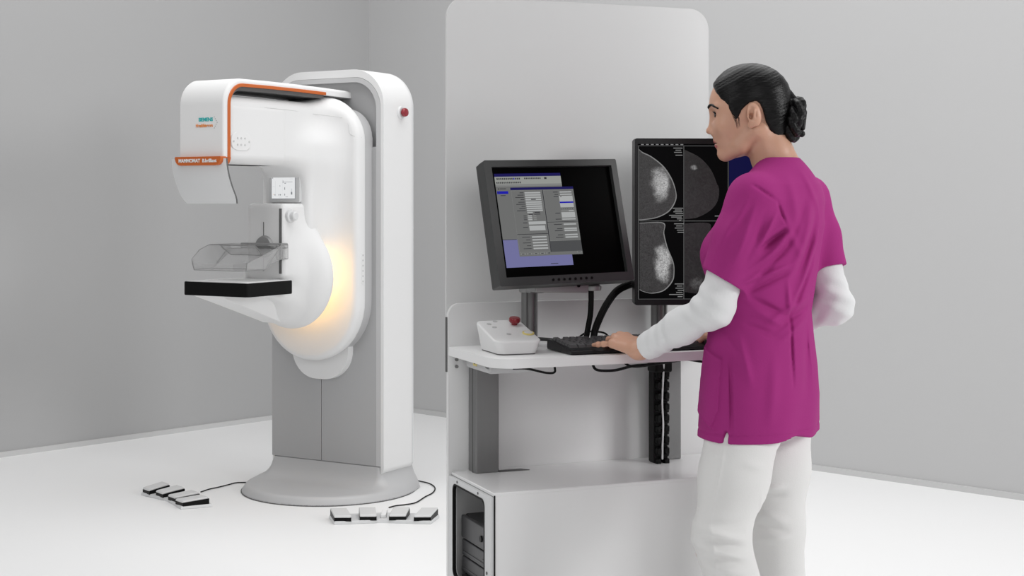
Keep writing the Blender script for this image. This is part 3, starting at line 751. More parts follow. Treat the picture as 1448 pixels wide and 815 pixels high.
it+=[(.30,.34,.291,.299,7,7),(.255,.30,.410,.420,3,6),(.315,.36,.410,.418,7,6),(.265,.30,.428,.434,7,6),(.31,.36,.428,.434,7,6)]
for k,v in enumerate((.440,.457,.474)): it.append((.255,.290,v,v+.011,3,6)); it.append((.30,.325,v,v+.011,9,6)); it.append((.22,.245,v+.002,v+.008,7,6))
it+=[(.255,.395,.497,.524,3,6),(.255,.385,.536,.580,3,6),(.21,.245,.505,.511,7,6),(.205,.245,.545,.551,7,6)]
for k,v in enumerate((.632,.658,.684,.710,.736)): it.append((.265,.385,v,v+.013,3,6)); it.append((.185+.015*(k%2)*2,.25,v+.003,v+.008,7,6))
for k,v in enumerate((.226,.248,.268)): it.append((.545,.645,v,v+.012,3,6)); it.append((.49+.01*(k%2),.53,v+.003,v+.009,7,6))
it+=[(.535,.648,.268,.375,3,6),(.535,.648,.322,.336,5,7),(.545,.555,.272,.279,7,7),(.55,.645,.384,.396,9,6)]
for k in range(6): it.append((.555+k*.015,.563+k*.015,.386,.393,7,7))
it+=[(.535,.648,.402,.414,9,6),(.60,.64,.403,.412,3,7),(.535,.648,.420,.470,3,6),(.535,.648,.478,.490,3,6),(.485,.525,.425,.431,7,6),(.48,.525,.480,.486,7,6)]
for k,v in enumerate((.525,.565,.583,.622,.644)): it.append((.54,.645,v,v+.013,3,6)); it.append((.46+.02*(k%2),.525,v+.003,v+.009,7,6))
for k in range(5): it.append((.155+k*.052,.155+k*.052+(.042 if k<4 else .02),.782,.796,9,6)); it.append((.165+k*.052,.185+k*.052,.786,.792,7,7))
it+=[(.62,.655,.782,.796,9,6),(.625,.65,.786,.792,7,7)]
sc1=screen_quads(m1,-.010,it,[gk,gg,gl,gf,gn,gb,gp,gd,gx,gt],W-.038,Hh-.041); sc1.location=(.002,0,.0025)
for k in range(8):
    bm=bm_new(); lathe(bm,[(.0036,-.0255),(.0036,-.0242),(.003,-.0235)],(-.045+.0165*k,0,-Hh/2+.011),'y',12); bobj('button',bm,M['black'],m1)
# stand: pole on the desk, bracket arm under the screen
inv=m1.matrix_basis.inverted() if False else (Matrix.Translation(m1.location)@m1.rotation_euler.to_matrix().to_4x4()).inverted()
def stand(inv, parent, a, b, z1, r=.0225, m='alu'):
    bm=bm_new(); lathe(bm,[(r,ZD),(r,z1)],n=32)
    for ang in (-40,20): 
        c=math.radians(ang-90); box(bm,r*math.cos(c)-.002,r*math.cos(c)+.002,r*math.sin(c)-.002,r*math.sin(c)+.002,ZD+.002,z1-.002,0,1,mi=1)
    bm.transform(inv@CM@Matrix.Translation((a,-b,0))); return bobj('stand_pole',bm,[M[m],M['seam']],parent)
stand(inv,m1,.216,.070,1.128)
bm=bm_new(); box(bm,.196,.238,-.125,-.070,1.118,1.140,.003,2); box(bm,.200,.234,-.125,-.105,1.118,1.315,.003,2); box(bm,.200,.234,-.165,-.105,1.285,1.325,.003,2); bm.transform(inv@CM); bobj('mount_arm',bm,M['alu2'],m1)
bm=bm_new(); lathe(bm,[(.027,1.118),(.029,1.121),(.029,1.138),(.027,1.142)],n=32); bm.transform(inv@CM@Matrix.Translation((.216,-.070,0))); bobj('pole_collar',bm,M['alu2'],m1)
bm=bm_new(); box(bm,-.105,.055,-.022,.04,-.024,0,.004,2)
bm.transform(inv@Matrix.Translation(at(802,401,3.905))@Matrix.Rotation(math.radians(26),4,'Z')@Matrix.Rotation(math.radians(2),4,'Y')); bk=bobj('bracket',bm,M['alu2'],m1)
bm=bm_new(); lathe(bm,[(.022,0),(.024,.004),(.024,.012),(.018,.016),(.018,.026)],n=24); bm.transform(inv@Matrix.Translation(at(838,411,3.93))); bobj('cable_outlet',bm,M['alu2'],m1)
for px in (776,818):
    bm=bm_new(); lathe(bm,[(.0045,-.003),(.005,0)],n=14,axis='y'); bm.transform(inv@Matrix.Translation(at(px,404,3.878))@Matrix.Rotation(math.radians(26),4,'Z')); bobj('bolt',bm,M['black'],m1)

# diagnostic portrait monitor
mc2=at(984.5,313.5,4.05)
m2=thing('diagnostic_monitor','tall black diagnostic monitor showing four breast x-ray images','monitor',(mc2.x,mc2.y,mc2.z),math.radians(3))
W2,H2=.352,.460
bm=bm_new(); ring_plate(bm,rrect(-W2/2,W2/2,-H2/2,H2/2,.006,4),rrect(-W2/2+.0085,W2/2-.0085,-H2/2+.015,H2/2-.015,.001,4),'xz',-.030,.010); bobj('bezel',bm,M['dgrey2'],m2)
bm=bm_new(); prism(bm,rrect(-W2/2+.001,W2/2-.001,-H2/2+.001,H2/2-.001,.006,3),'xz',.009,.035,.004,2); prism(bm,rrect(-.11,.11,-.13,.13,.02,4),'xz',.035,.066,.008,2); bobj('rear_cover',bm,M['dgrey2'],m2)
SW,SH=W2-.017,H2-.030
def mammo(name, c, r, hi, lo, sc=150):
    m=bpy.data.materials.new(name); m.use_nodes=True; nt=m.node_tree; b=nt.nodes['Principled BSDF']; b.inputs['Base Color'].default_value=(.003,.003,.003,1); b.inputs['Roughness'].default_value=.5
    tc=nt.nodes.new('ShaderNodeTexCoord'); mp=nt.nodes.new('ShaderNodeMapping'); mp.vector_type='POINT'
    mp.inputs['Location'].default_value=(-c[0]/r[0],0,-c[1]/r[1]); mp.inputs['Scale'].default_value=(1/r[0],0,1/r[1])
    ln=nt.nodes.new('ShaderNodeVectorMath'); ln.operation='LENGTH'
    nt.links.new(tc.outputs['Object'],mp.inputs[0]); nt.links.new(mp.outputs[0],ln.inputs[0])
    n=nt.nodes.new('ShaderNodeTexNoise'); n.inputs['Scale'].default_value=sc; n.inputs['Detail'].default_value=8; n.inputs['Roughness'].default_value=.72; n.inputs['Distortion'].default_value=2.2
    nt.links.new(tc.outputs['Object'],n.inputs['Vector'])
    n2=nt.nodes.new('ShaderNodeTexNoise'); n2.inputs['Scale'].default_value=28; n2.inputs['Detail'].default_value=3; nt.links.new(tc.outputs['Object'],n2.inputs['Vector'])
    ad=nt.nodes.new('ShaderNodeMath'); ad.operation='MULTIPLY_ADD'; ad.inputs[1].default_value=1.5; ad.inputs[2].default_value=-.75; nt.links.new(n2.outputs['Fac'],ad.inputs[0])
    ad2=nt.nodes.new('ShaderNodeMath'); nt.links.new(ln.outputs['Value'],ad2.inputs[0]); nt.links.new(ad.outputs[0],ad2.inputs[1])
    ms=nt.nodes.new('ShaderNodeMapRange'); ms.interpolation_type='SMOOTHSTEP'; ms.inputs['From Min'].default_value=.35; ms.inputs['From Max'].default_value=1.2; ms.inputs['To Min'].default_value=hi; ms.inputs['To Max'].default_value=lo
    nt.links.new(ad2.outputs[0],ms.inputs['Value'])
    cr=nt.nodes.new('ShaderNodeMapRange'); cr.inputs['From Min'].default_value=.38; cr.inputs['From Max'].default_value=.72; cr.inputs['To Min'].default_value=.35; cr.inputs['To Max'].default_value=1.9; nt.links.new(n.outputs['Fac'],cr.inputs['Value'])
    mu=nt.nodes.new('ShaderNodeMath'); mu.operation='MULTIPLY'; nt.links.new(ms.outputs[0],mu.inputs[0]); nt.links.new(cr.outputs[0],mu.inputs[1])
    b.inputs['Emission Color'].default_value=(1,1,1,1); nt.links.new(mu.outputs[0],b.inputs['Emission Strength']); return m
gk2=emi('diagnostic_black',(.002,.002,.0022)); gl2=emi('diagnostic_line',(.10,.10,.10)); gbl=emi('desktop_blue',(.006,.006,.045)); gtx=emi('diagnostic_text',(.22,.22,.22)); goo=emi('skin_line_grey',(.13,.13,.13))
# pixel -> screen local coordinates (the screen faces the room almost squarely)
def sp(px,py): return ((px-984.5)/F*4.04, -(py-313.5)/F*4.04)
mA=mammo('xray_dense',sp(933,262),(.030,.046),.40,.030); mB=mammo('xray_dense_lower',sp(935,371),(.026,.046),.42,.034); mC=mammo('xray_dim',sp(980,237),(.010,.008),.20,.014,60); mD=mammo('xray_dim_lower',sp(985,400),(.02,.02),.06,.013,60)
bm=bm_new()
def Q(px0,px1,py0,py1,mi,ly):
    (x0,z1),(x1,z0)=sp(px0,py0),sp(px1,py1); q2(bm,x0,x1,z0,z1,-.0100-.0003*ly,mi)
def PG(pts,mi,ly,sm=True):
    bm.faces.new([bm.verts.new((*[sp(*p)[0]],-.0100-.0003*ly,sp(*p)[1])) for p in pts]).material_index=mi
def cr2(pts,n=6): return [(p.x,p.y) for p in crom([(x,y,0) for x,y in pts],n)]
q2(bm,-SW/2,SW/2,-SH/2,SH/2,-.0100,0)
Q(1030.5,1068,207,424,2,1); Q(1028.6,1029.6,207,424,1,2); Q(900,1030,206,206.8,1,2); Q(903,1030,312.0,313.0,1,2); Q(902,1030,422.5,423.2,1,2); Q(965.5,966.3,207,423,7,2); Q(901,901.8,207,423,7,2)
def breast(pts, m, outline=True):
    c=cr2(pts); x0=c[0][0]
    if outline: PG([(x-0.0,y) for x,y in c]+[(x0,c[-1][1])],3,1)
    cx=sum(p[0] for p in c)/len(c); cy=sum(p[1] for p in c)/len(c)
    ins=[(x-(1.2 if x>x0+4 else 0),y+(1.0 if y<cy else -1.0)) for x,y in c]
    PG(ins+[(x0,ins[-1][1])],m,2)
breast([(902,211),(907,215),(921,222),(938,236),(950,255),(955.5,275),(953,288),(944,300),(928,308),(910,311),(902,311.5)],4)
breast([(903,315),(937,315),(938,330),(943,350),(951,370),(952.5,385),(950,398),(938,411),(922,415),(910,413),(903,410)],5)
breast([(967,211),(975,214),(990,222),(1005,238),(1014,258),(1017.5,272),(1014,288),(1003,300),(985,309),(967,311)],6,False)
breast([(967,315),(1003,315),(1004,330),(1008,350),(1018,372),(1019,392),(1012,408),(990,416),(967,414)],8,False)
for (x0,x1,ys) in ((951,964,(209,212,215)),(954,964,(219,)),(950,965,(294,296.5,299,301.5)),(945,965,(304,306.5)),(956,964,(309,311)),(952,966,(316,319,322,325)),(957,966,(328,)),(953,966,(401,404,407,410,413)),(945,965,(416,)),(957,964,(419,)),(1010,1027,(305,))):
    for k,y in enumerate(ys): Q(x0+(k*3)%5,x1-(k*2)%3,y,y+1.1,3,3)
for k in range(9): Q(905+k*7,909+k*7,204,205.2,3,3)
bobj('screen',bm,[gk2,gl2,gbl,gtx,mA,mB,mC,goo,mD],m2,0)
inv2=(Matrix.Translation(m2.location)@m2.rotation_euler.to_matrix().to_4x4()).inverted()
stand(inv2,m2,.622,.060,1.30,.0235)
bm=bm_new(); box(bm,.60,.66,-.150,-.060,1.25,1.30,.004,2); bm.transform(inv2@CM); bobj('mount_arm',bm,M['alu2'],m2)

# ================================================================ loose cables on the desk
def cab(name,label,pts,r,m='black2'):
    P=[Vector(p) for p in pts]; bm=bm_new()
    if isinstance(r,list):
        for off in r: tube(bm,[p+Vector(off[:3]) for p in P],off[3],10,8)
    else: tube(bm,P,r,10,8)
    o=bobj(name,bm,M[m]); return tag(o,label,'cable')
cab('cable_bundle','pair of black cables hanging straight down from the monitor bracket',[at(837,411,3.945),at(837,425,3.945),at(836,445,3.95),at(833,462,3.955),at(830,478.5,3.96)],[(0,0,0,.0055),(-.004,.01,0,.0055)])
cab('cable_bundle','thick black cable bundle curving up to the back of the tall diagnostic monitor',[at(900,399,4.10),at(886,402,4.07),at(870,411,4.04),at(856,430,4.01),at(846,450,3.985),at(840,466,3.975),at(838,479,3.965)],[(0,0,0,.0065),(.006,.006,-.008,.0055)])
cab('cable','thin dark grey cable lying behind the control box',[cw(.155,.085,.976),cw(.19,.075,.990),cw(.235,.09,.990),cw(.29,.115,.985),cw(.335,.14,.977)],.005,'dgrey')
cab('cable','thin black cable looped on the desk behind the keyboard hand',[cw(.33,.12,.974),cw(.342,.12,.992),cw(.37,.115,1.006),cw(.395,.115,1.007),cw(.425,.12,1.0),cw(.44,.12,.975)],.0027)
# ================================================================ the woman
YW=3.68; S=F/YW
Fv=np.array((-.83,.558,0)); Lv=np.array((-.558,-.83,0))
person=thing('person','woman in magenta scrub top and white trousers with black hair bun, typing at the workstation','person',(.627,3.66,0))
def pob(o): o.location=(-.627,-3.66,0); return o
V3=lambda v: np.array(tuple(v),float)
# ---- head frame: (forward, left, up)
HC=V3(at(1065,165,YW)); Fh=np.array((-.985,.172,0)); Lh=np.array((-.172,-.985,0)); RH=np.stack([Fh,Lh,np.array((0,0,1.))])   # local @ RH = world
def hxf(V): return V@RH+HC
def hl(px,py): return ((1065-px)/S,(165-py)/S)
def mirror(P): Q=P.copy(); Q[...,1]=np.abs(Q[...,1]); return Q
EYE=(.0842,.0312,.0035)
def f_head(P):
    Q=mirror(P)
    d=ell(P,(.006,0,.043),(.100,.0715,.082))
    d=smin(d,ell(P,(.046,0,-.003),(.0595,.059,.080)),.03)
    d=smin(d,ell(P,(.046,0,-.052),(.050,.046,.052)),.025)
    d=smin(d,cone(Q,(-.002,.050,-.040),(.030,.040,-.078),.017,.015),.02)
    d=smin(d,cone(Q,(.030,.040,-.078),(.070,.012,-.097),.015,.0125),.018)
    d=smin(d,ell(P,(.071,0,-.0935),(.0175,.020,.0175)),.014)
    d=smin(d,ell(Q,(.068,.038,-.026),(.022,.021,.022)),.02)
    d=smin(d,cone(Q,(.0975,.008,.021),(.086,.043,.022),.0095,.0085),.012)
    # neck
    nk=chain(P,[(-.022,0,-.02),(-.050,0,-.105),(-.075,0,-.165),(-.080,0,-.23)],[.050,.049,.056,.075],.03)
    st=cone(Q,(-.022,.045,-.035),(-.030,.020,-.17),.014,.012)
    nk=smin(nk,st,.02)
    d=smin(d,nk,.022)
    # eye sockets
    d=smax(d,-ell(Q,(.1085,.030,.0035),(.0155,.017,.0115)),.014)
    d=smax(d,-ell(Q,(.104,.020,.0),(.010,.008,.012)),.010)
    # nose
    n=cone(P,(.0975,0,.008),(.1065,0,-.030),.0058,.0078)
    n=smin(n,ell(P,(.1075,0,-.0355),(.0108,.0098,.0085)),.006)
    n=smin(n,ell(Q,(.0975,.0115,-.0405),(.0105,.0065,.0075)),.005)
    d=smin(d,n,.0075)
    d=smax(d,-ell(Q,(.1015,.0060,-.0488),(.0060,.0030,.0040)),.002)
    # mouth
    d=smin(d,ell(P,(.0755,0,-.066),(.0180,.028,.017)),.008)
    d=smin(d,lipU(P),.004); d=smin(d,lipL(P),.003)
    d=smax(d,-ell(Q,(.092,.0,-.0678),(.0165,.0235,.0011)),.0018)
    d=smax(d,-ell(Q,(.0765,.0255,-.0660),(.004,.0035,.0022)),.003)
    d=smax(d,-ell(P,(.1005,0,-.0875),(.0085,.018,.0040)),.006)
    # eyelids
    lid=sph(Q,EYE,.0141)
    lid=smax(lid,-ell(Q,(EYE[0]+.0135,EYE[1],EYE[2]-.0005),(.0145,.0140,.0070)),.0015)
    lid=np.where(Q[...,0]<.070,1,lid)
    d=smin(d,lid,.004)
    d=smax(d,-sph(Q,EYE,.0122),.0005)
    # ears
    R=Matrix.Rotation(math.radians(10),3,'Y')@Matrix.Rotation(math.radians(14),3,'Z')
    e=ell(Q,(-.003,.0745,.001),(.0178,.0085,.0305),R)
    e=smax(e,-ell(Q,(.001,.0850,.004),(.0112,.0082,.0215),R),.003)
    e=smax(e,-ell(Q,(.0035,.080,-.003),(.0068,.011,.0085)),.003)
    e=smin(e,cone(Q,(-.004,.0815,.012),(-.003,.080,-.010),.0026,.0026),.004)
    e=smin(e,ell(Q,(.0045,.0735,-.0245),(.0085,.0055,.0090)),.005)
    e=smin(e,ell(Q,(.0120,.0745,-.003),(.0030,.0045,.0060)),.003)
    d=smin(d,e,.004)
    return d
def lipU(P): return ell(P,(.0845,0,-.0626),(.0145,.0235,.0050))
def lipL(P): return ell(P,(.0820,0,-.0738),(.0145,.0215,.0064))
hv=surf(f_head,(-.20,-.13,-.225),(.125,.13,.14),.0021)
def project(p,d,f=f_head,maxd=.06):
    """walk from p along d (head frame) until the surface"""
    p=np.array(p,float); d=np.array(d,float); d/=np.linalg.norm(d)
    T=np.linspace(0,maxd,400); X=(p+T[:,None]*d).astype(np.float32); v=f(X); i=np.argmax(v<0)
    return p+T[i]*d if (v<0).any() else p
# ---- hands
WL=np.array((.327,3.712,.990)); Dh=np.array((-.63,.776,0)); Ah=np.array((.776,.63,0)); Zv=np.array((0,0,1.))
def hand_parts(W,D,A,kz,curls,spread,thumb):
    """returns list of (points, radii) chains; knuckles rise kz above the wrist"""
    ch=[]; K={}; kofs=dict(index=.000,middle=.003,ring=-.002,pinky=-.012)
    base=W+D*.082+Zv*kz
    kn=[('index',.031,.0,.0092,(.040,.024,.019)),('middle',.0105,.005,.0094,(.044,.027,.020)),('ring',-.0105,.0,.0088,(.041,.025,.020)),('pinky',-.031,-.011,.0078,(.032,.019,.017))]
    for (nm,ao,do,r,ls),cu,sp_ in zip(kn,curls,spread):
        k=base+A*ao+D*do+Zv*kofs[nm]; pts=[k]; ang=0; dirh=D*math.cos(sp_)+A*math.sin(sp_); p=k
        for l,c in zip(ls,cu):
            ang+=c; p=p+(dirh*math.cos(ang)-Zv*math.sin(ang))*l; pts.append(p)
        ch.append((pts,[r*.9,r*.86,r*.80,r*.68])); K[nm]=pts
    ch.append(([W+A*a for a in [0]]+[W+A*.022+D*.022]+thumb,[.015,.0165,.0125,.0100,.0088]))
    return ch,K
def f_hand(ch,K,W,D,A,wr,fore):
    def f(P):
        palm=None
        for nm,r in (('index',.0125),('middle',.0130),('ring',.0125),('pinky',.0115)):
            k=K[nm][0]; s=W+(k-W)*.18+A*(0)
            e=cone(P,W+A*float(np.dot(k-W,A))*.55+D*.006,k,.0155,r)
            palm=e if palm is None else smin(palm,e,.014)
        d=smin(palm,cone(P,W,W+fore,.0235,.030),.02)
        d=smin(d,cone(P,W+A*.010,W-A*.010,.0195,.0195),.012)
        for i,(pts,rs) in enumerate(ch):
            e=chain(P,pts,rs,.004)
            for q,rr in list(zip(pts,rs))[1:3]: e=smin(e,sph(P,q,rr*1.06),.004)
            d=smin(d,e,.0035 if i<4 else .012)
        for nm in ('index','middle','ring','pinky'): d=smin(d,sph(P,K[nm][0]+Zv*.0015,.0105),.006)
        return d
    return f
thL=[WL+Ah*.040+Dh*.048+Zv*.012, WL+Ah*.046+Dh*.074+Zv*.008, WL+Ah*.044+Dh*.094-Zv*.002]
cl=[(.12,.50,.40),(.10,.52,.42),(.12,.55,.42),(.10,.02,.04)]
chL,KL=hand_parts(WL,Dh,Ah,.024,cl,(.50,.42,.34,-.06),thL)
fL=f_hand(chL,KL,WL,Dh,Ah,.02,np.array((.06,-.060,.038)))
lhv=surf(fL,(.17,3.66,.95),(.42,3.90,1.05),.0016)
WR=np.array((.640,3.880,1.022)); DR=np.array((-.80,.60,0)); AR=np.array((-.60,-.80,0))
thR=[WR+AR*.040+DR*.048-Zv*.012, WR+AR*.046+DR*.074-Zv*.020, WR+AR*.044+DR*.094-Zv*.026]
chR,KR=hand_parts(WR,DR,AR,-.006,[(.25,.35,.3)]*4,(.05,.02,-.02,-.08),thR)
fR=f_hand(chR,KR,WR,DR,AR,.02,np.array((.08,-.04,.02)))
rhv=surf(fR,(.42,3.77,.95),(.78,4.04,1.12),.0025)
# ---- joints
shL=np.array((.584,3.535,1.372)); elL=np.array((.4905,3.540,1.109)); shR=np.array((.772,3.812,1.372)); elR=np.array((.832,3.752,1.100))
def pc_(px,s=0): # torso centre for a picture column; shifts run along the facing direction
    dx=(px-1076)/S; k=-dx/.83; return np.array((.629+Fv[0]*k, 3.68+Fv[1]*k))
TT=[(.70,1074,.200,.128),(.785,1074,.203,.130),(.877,1076,.199,.130),(.948,1076,.188,.126),(1.02,1076,.171,.119),(1.09,1076,.162,.113),(1.163,1078,.169,.120),(1.24,1083,.174,.120),(1.31,1091,.176,.113),(1.37,1098,.162,.096),(1.41,1102,.128,.078),(1.445,1101,.085,.060),(1.48,1100,.045,.040)]
TZ=np.array([t[0] for t in TT]); TC=np.array([pc_(t[1]) for t in TT]); TA=np.array([t[2] for t in TT]); TB=np.array([t[3] for t in TT])
def tl(P):
    z=P[...,2]; cx=np.interp(z,TZ,TC[:,0]); cy=np.interp(z,TZ,TC[:,1]); x=P[...,0]-cx; y=P[...,1]-cy
    return x*Fv[0]+y*Fv[1], x*Lv[0]+y*Lv[1], z
def f_torso(P, grow=0, bust=True):
    fx,lx,z=tl(P); a=np.interp(z,TZ,TA)+grow; b=np.interp(z,TZ,TB)+grow
    r=np.power(np.power(np.abs(lx/a),2.25)+np.power(np.abs(fx/b),2.25),1/2.25); d=(r-1)*np.minimum(a,b)*.95
    if bust:
        c=pc_(1083)
        for s in (-1,1):
            q=(c[0]+Fv[0]*.078+Lv[0]*.068*s, c[1]+Fv[1]*.078+Lv[1]*.068*s, 1.238); d=smin(d,sph(P,q,.064+grow),.045)
        for s,sh in ((1,shL),(-1,shR)):   # shoulder blades and shoulders
            d=smin(d,cone(P,(TC[10][0],TC[10][1],1.405),sh+Zv*.012,.052+grow,.048+grow),.05)
    return d
ARM_L=([shL,elL,WL+np.array((.012,-.006,.006))],[.030,.033,.023]); ARM_R=([shR,elR,WR],[.045,.033,.023])
hipL=np.array((.580,3.600,.86)); knL=np.array((.509,3.548,.525)); anL=np.array((.630,3.47,.10))
hipR=np.array((.680,3.762,.86)); knR=np.array((.681,3.752,.50)); anR=np.array((.700,3.765,.10))
def f_body(P):
    d=f_torso(P,-.028); d=np.maximum(d,-(P[...,2]-.80)); d=np.maximum(d,P[...,2]-1.43)
    for pts,rs in (ARM_L,ARM_R): d=smin(d,chain(P,pts,rs,.02),.02)
    for h,k,a in ((hipL,knL,anL),(hipR,knR,anR)): d=smin(d,chain(P,[h,k,k*.6+a*.4,a,a+np.array((*(Fv[:2]*.12),-.05))],[.082,.056,.052,.036,.030],.03),.03)
    return np.maximum(d,np.where(P[...,2]>.74,np.minimum(f_torso(P,-.035,False),np.minimum(cone(P,shL,elL,.09,.09),np.minimum(cone(P,elL,WL,.09,.09),np.minimum(cone(P,shR,elR,.09,.09),cone(P,elR,WR,.09,.09))))),-1)) if True else d
bv=surf(f_body,(.27,3.36,.02),(.92,3.96,1.46),.009)
def body_mat(c):
    # faces are given in world space: back to the head frame for the lips
    l=((c-HC)@RH.T).astype(np.float32); q=np.minimum(lipU(l),lipL(l))
    return ((q<.0016)&(l[:,0]>.078)&(np.abs(l[:,1])<.024)&(l[:,2]<-.056)&(l[:,2]>-.083)).astype(int)
body=pob(npmesh('body',[(hxf(hv[0]),hv[1]),lhv,rhv,bv],[M['skin'],M['lip']],person,matfn=body_mat))
# ---- eyes, brows, lashes
def tolocalmesh(name,bm,mats,sm=180):
    bmesh.ops.recalc_face_normals(bm,faces=bm.faces)
    for v in bm.verts:
        v.co=Vector(hxf(np.array(v.co)))
    me=bpy.data.meshes.new(name); bm.to_mesh(me); bm.free(); return pob(link(name,me,mats,person,sm))
for s in (1,-1):
    bm=bm_new(); bmesh.ops.create_uvsphere(bm,u_segments=24,v_segments=16,radius=.0127,matrix=Matrix.Translation((EYE[0],EYE[1]*s,EYE[2])))
    c=Vector((EYE[0],EYE[1]*s,EYE[2])); gz=Vector((.97,.05*s,-.22)).normalized()
    for f in bm.faces:
        if (f.calc_center_median()-c).normalized().dot(gz)>.62: f.material_index=1
    tolocalmesh('eye',bm,[M['eyew'],M['iris']])
    bm=bm_new(); pts=[]
    for (y,z) in ((.011,.0225),(.018,.0260),(.027,.0285),(.037,.0280),(.046,.0240),(.054,.0180)):
        pts.append(Vector(project((.14,y*s,z),(-1,0,0),maxd=.12))+Vector((.0008,.0012*s*y/.05,0)))
    tube(bm,pts,lambda t:.0042*(1-.50*t)*(.55+.45*min(1,t*6)),8,6); tolocalmesh('eyebrow',bm,M['hair'])
    bm=bm_new(); pts=[]
    for k in range(7):
        a=math.radians(160-140*k/6); y=EYE[1]-.0128*math.cos(a)*1; z=EYE[2]+.0072*math.sin(a)-.0003
        x=EYE[0]+math.sqrt(max(.0141**2-(y-EYE[1])**2-(z-EYE[2])**2,1e-7))
        pts.append(Vector((x+.0006,y*s,z)))
    tube(bm,pts,.0023,6,4)
    for k in range(16):
        t=k/15; i=t*(len(pts)-1); j=min(int(i),len(pts)-2); p=pts[j].lerp(pts[j+1],i-j); d=Vector((.0055,(t-.5)*.006*s,.0012))
        tube(bm,[p,p+d*.6,p+d+Vector((0,0,.0018))],lambda q:.0004*(1-.8*q),4,2)
    tolocalmesh('eyelashes',bm,M['hair'])
# ---- hair
hp=[hl(*p) for p in ((1005,112),(1007.5,119),(1013,131),(1019.5,141),(1027,150),(1034,159),(1039.5,167),(1043,170.5),(1046.5,165),(1050,158),(1054,153),(1061,147.5),(1069,145.5),(1075,150),(1079,160),(1082,172),(1087,185),(1095,193),(1110,203),(1124,203),(1150,150),(1140,80),(1060,70),(990,90))]
def f_hair(P):
    d=ell(P,(.0075,0,.047),(.1025,.0775,.0885))
    d=smin(d,ell(P,(-.038,0,-.004),(.052,.060,.058)),.03)
    d=smin(d,ell(P,(-.040,0,-.035),(.046,.046,.034)),.02)
    side=f_head(P)-.0045
    Q=mirror(P); fr=np.where((Q[...,0]>.01)&(Q[...,2]<.06),side,d); 
    d=np.minimum(d,np.where((Q[...,0]>.012)&(Q[...,0]<.06)&(Q[...,2]<.04),side,1))
    # hairline is wider set at the top of the forehead
    pl=poly2(P[...,0]+.10*np.clip(.05-Q[...,1],0,1)*0,P[...,2],hp)
    d=smax(d,pl,.007)
    u=P[...,2]*.80+P[...,0]*.42
    d+=.00025*np.sin(u*900+12*P[...,1])+.0003*np.sin(u*330+1.3)
    return d
pob(npmesh('hair',[ (lambda r:(hxf(r[0]),r[1]))(surf(f_hair,(-.12,-.10,-.09),(.125,.10,.15),.0022))],M['hair'],person))
bm=bm_new(); wr=np.random.default_rng(9)
for (a,b,c_,n,jit) in (((1036,160),(1041,170),(1045,182),9,2.2),((1046,168),(1046,174),(1047,181),4,1.5)):
    for k in range(n):
        j=wr.normal(0,jit*.5,(3,2)); L_=[]
        for p,q in zip((a,b,c_),j):
            x,z=hl(p[0]+q[0],p[1]+q[1]*.6); t_=project((x,.13,z),(0,-1,0),maxd=.12); L_.append(Vector((t_[0],t_[1]+.0006,t_[2])))
        tube(bm,L_,lambda t:.0004*(1-.8*t),4,5)
tolocalmesh('hair_wisps',bm,M['hair'])
def f_bun(P):
    d=ell(P,(-.095,0,-.010),(.026,.028,.042))
    for s in range(3):
        prev=None
        for k in range(31):
            a=2*PI*k/30; tw=a*2.5+s*2*PI/3
            R_=1+.30*math.cos(tw)
            p=(-.103+.012*math.sin(tw)-.008*math.sin(a), .030*math.cos(a)*R_, -.009+.038*math.sin(a)*R_)
            if prev: d=smin(d,cone(P,prev,p,.0098,.0098),.0025)
            prev=p
    for a,b,r in (((-.085,.0,.058),(-.122,.012,.012),.012),((-.080,.015,.045),(-.125,.022,.0),.009),((-.07,.02,-.03),(-.120,.012,-.045),.011),((-.118,.008,.010),(-.105,.02,-.045),.010),((-.125,-.005,.01),(-.122,.0,-.03),.009)):
        d=smin(d,cone(P,a,b,r,r*.8),.003)
    return d
pob(npmesh('hair_bun',[(lambda r:(hxf(r[0]),r[1]))(surf(f_bun,(-.15,-.06,-.08),(-.04,.06,.075),.0018))],M['hair'],person))
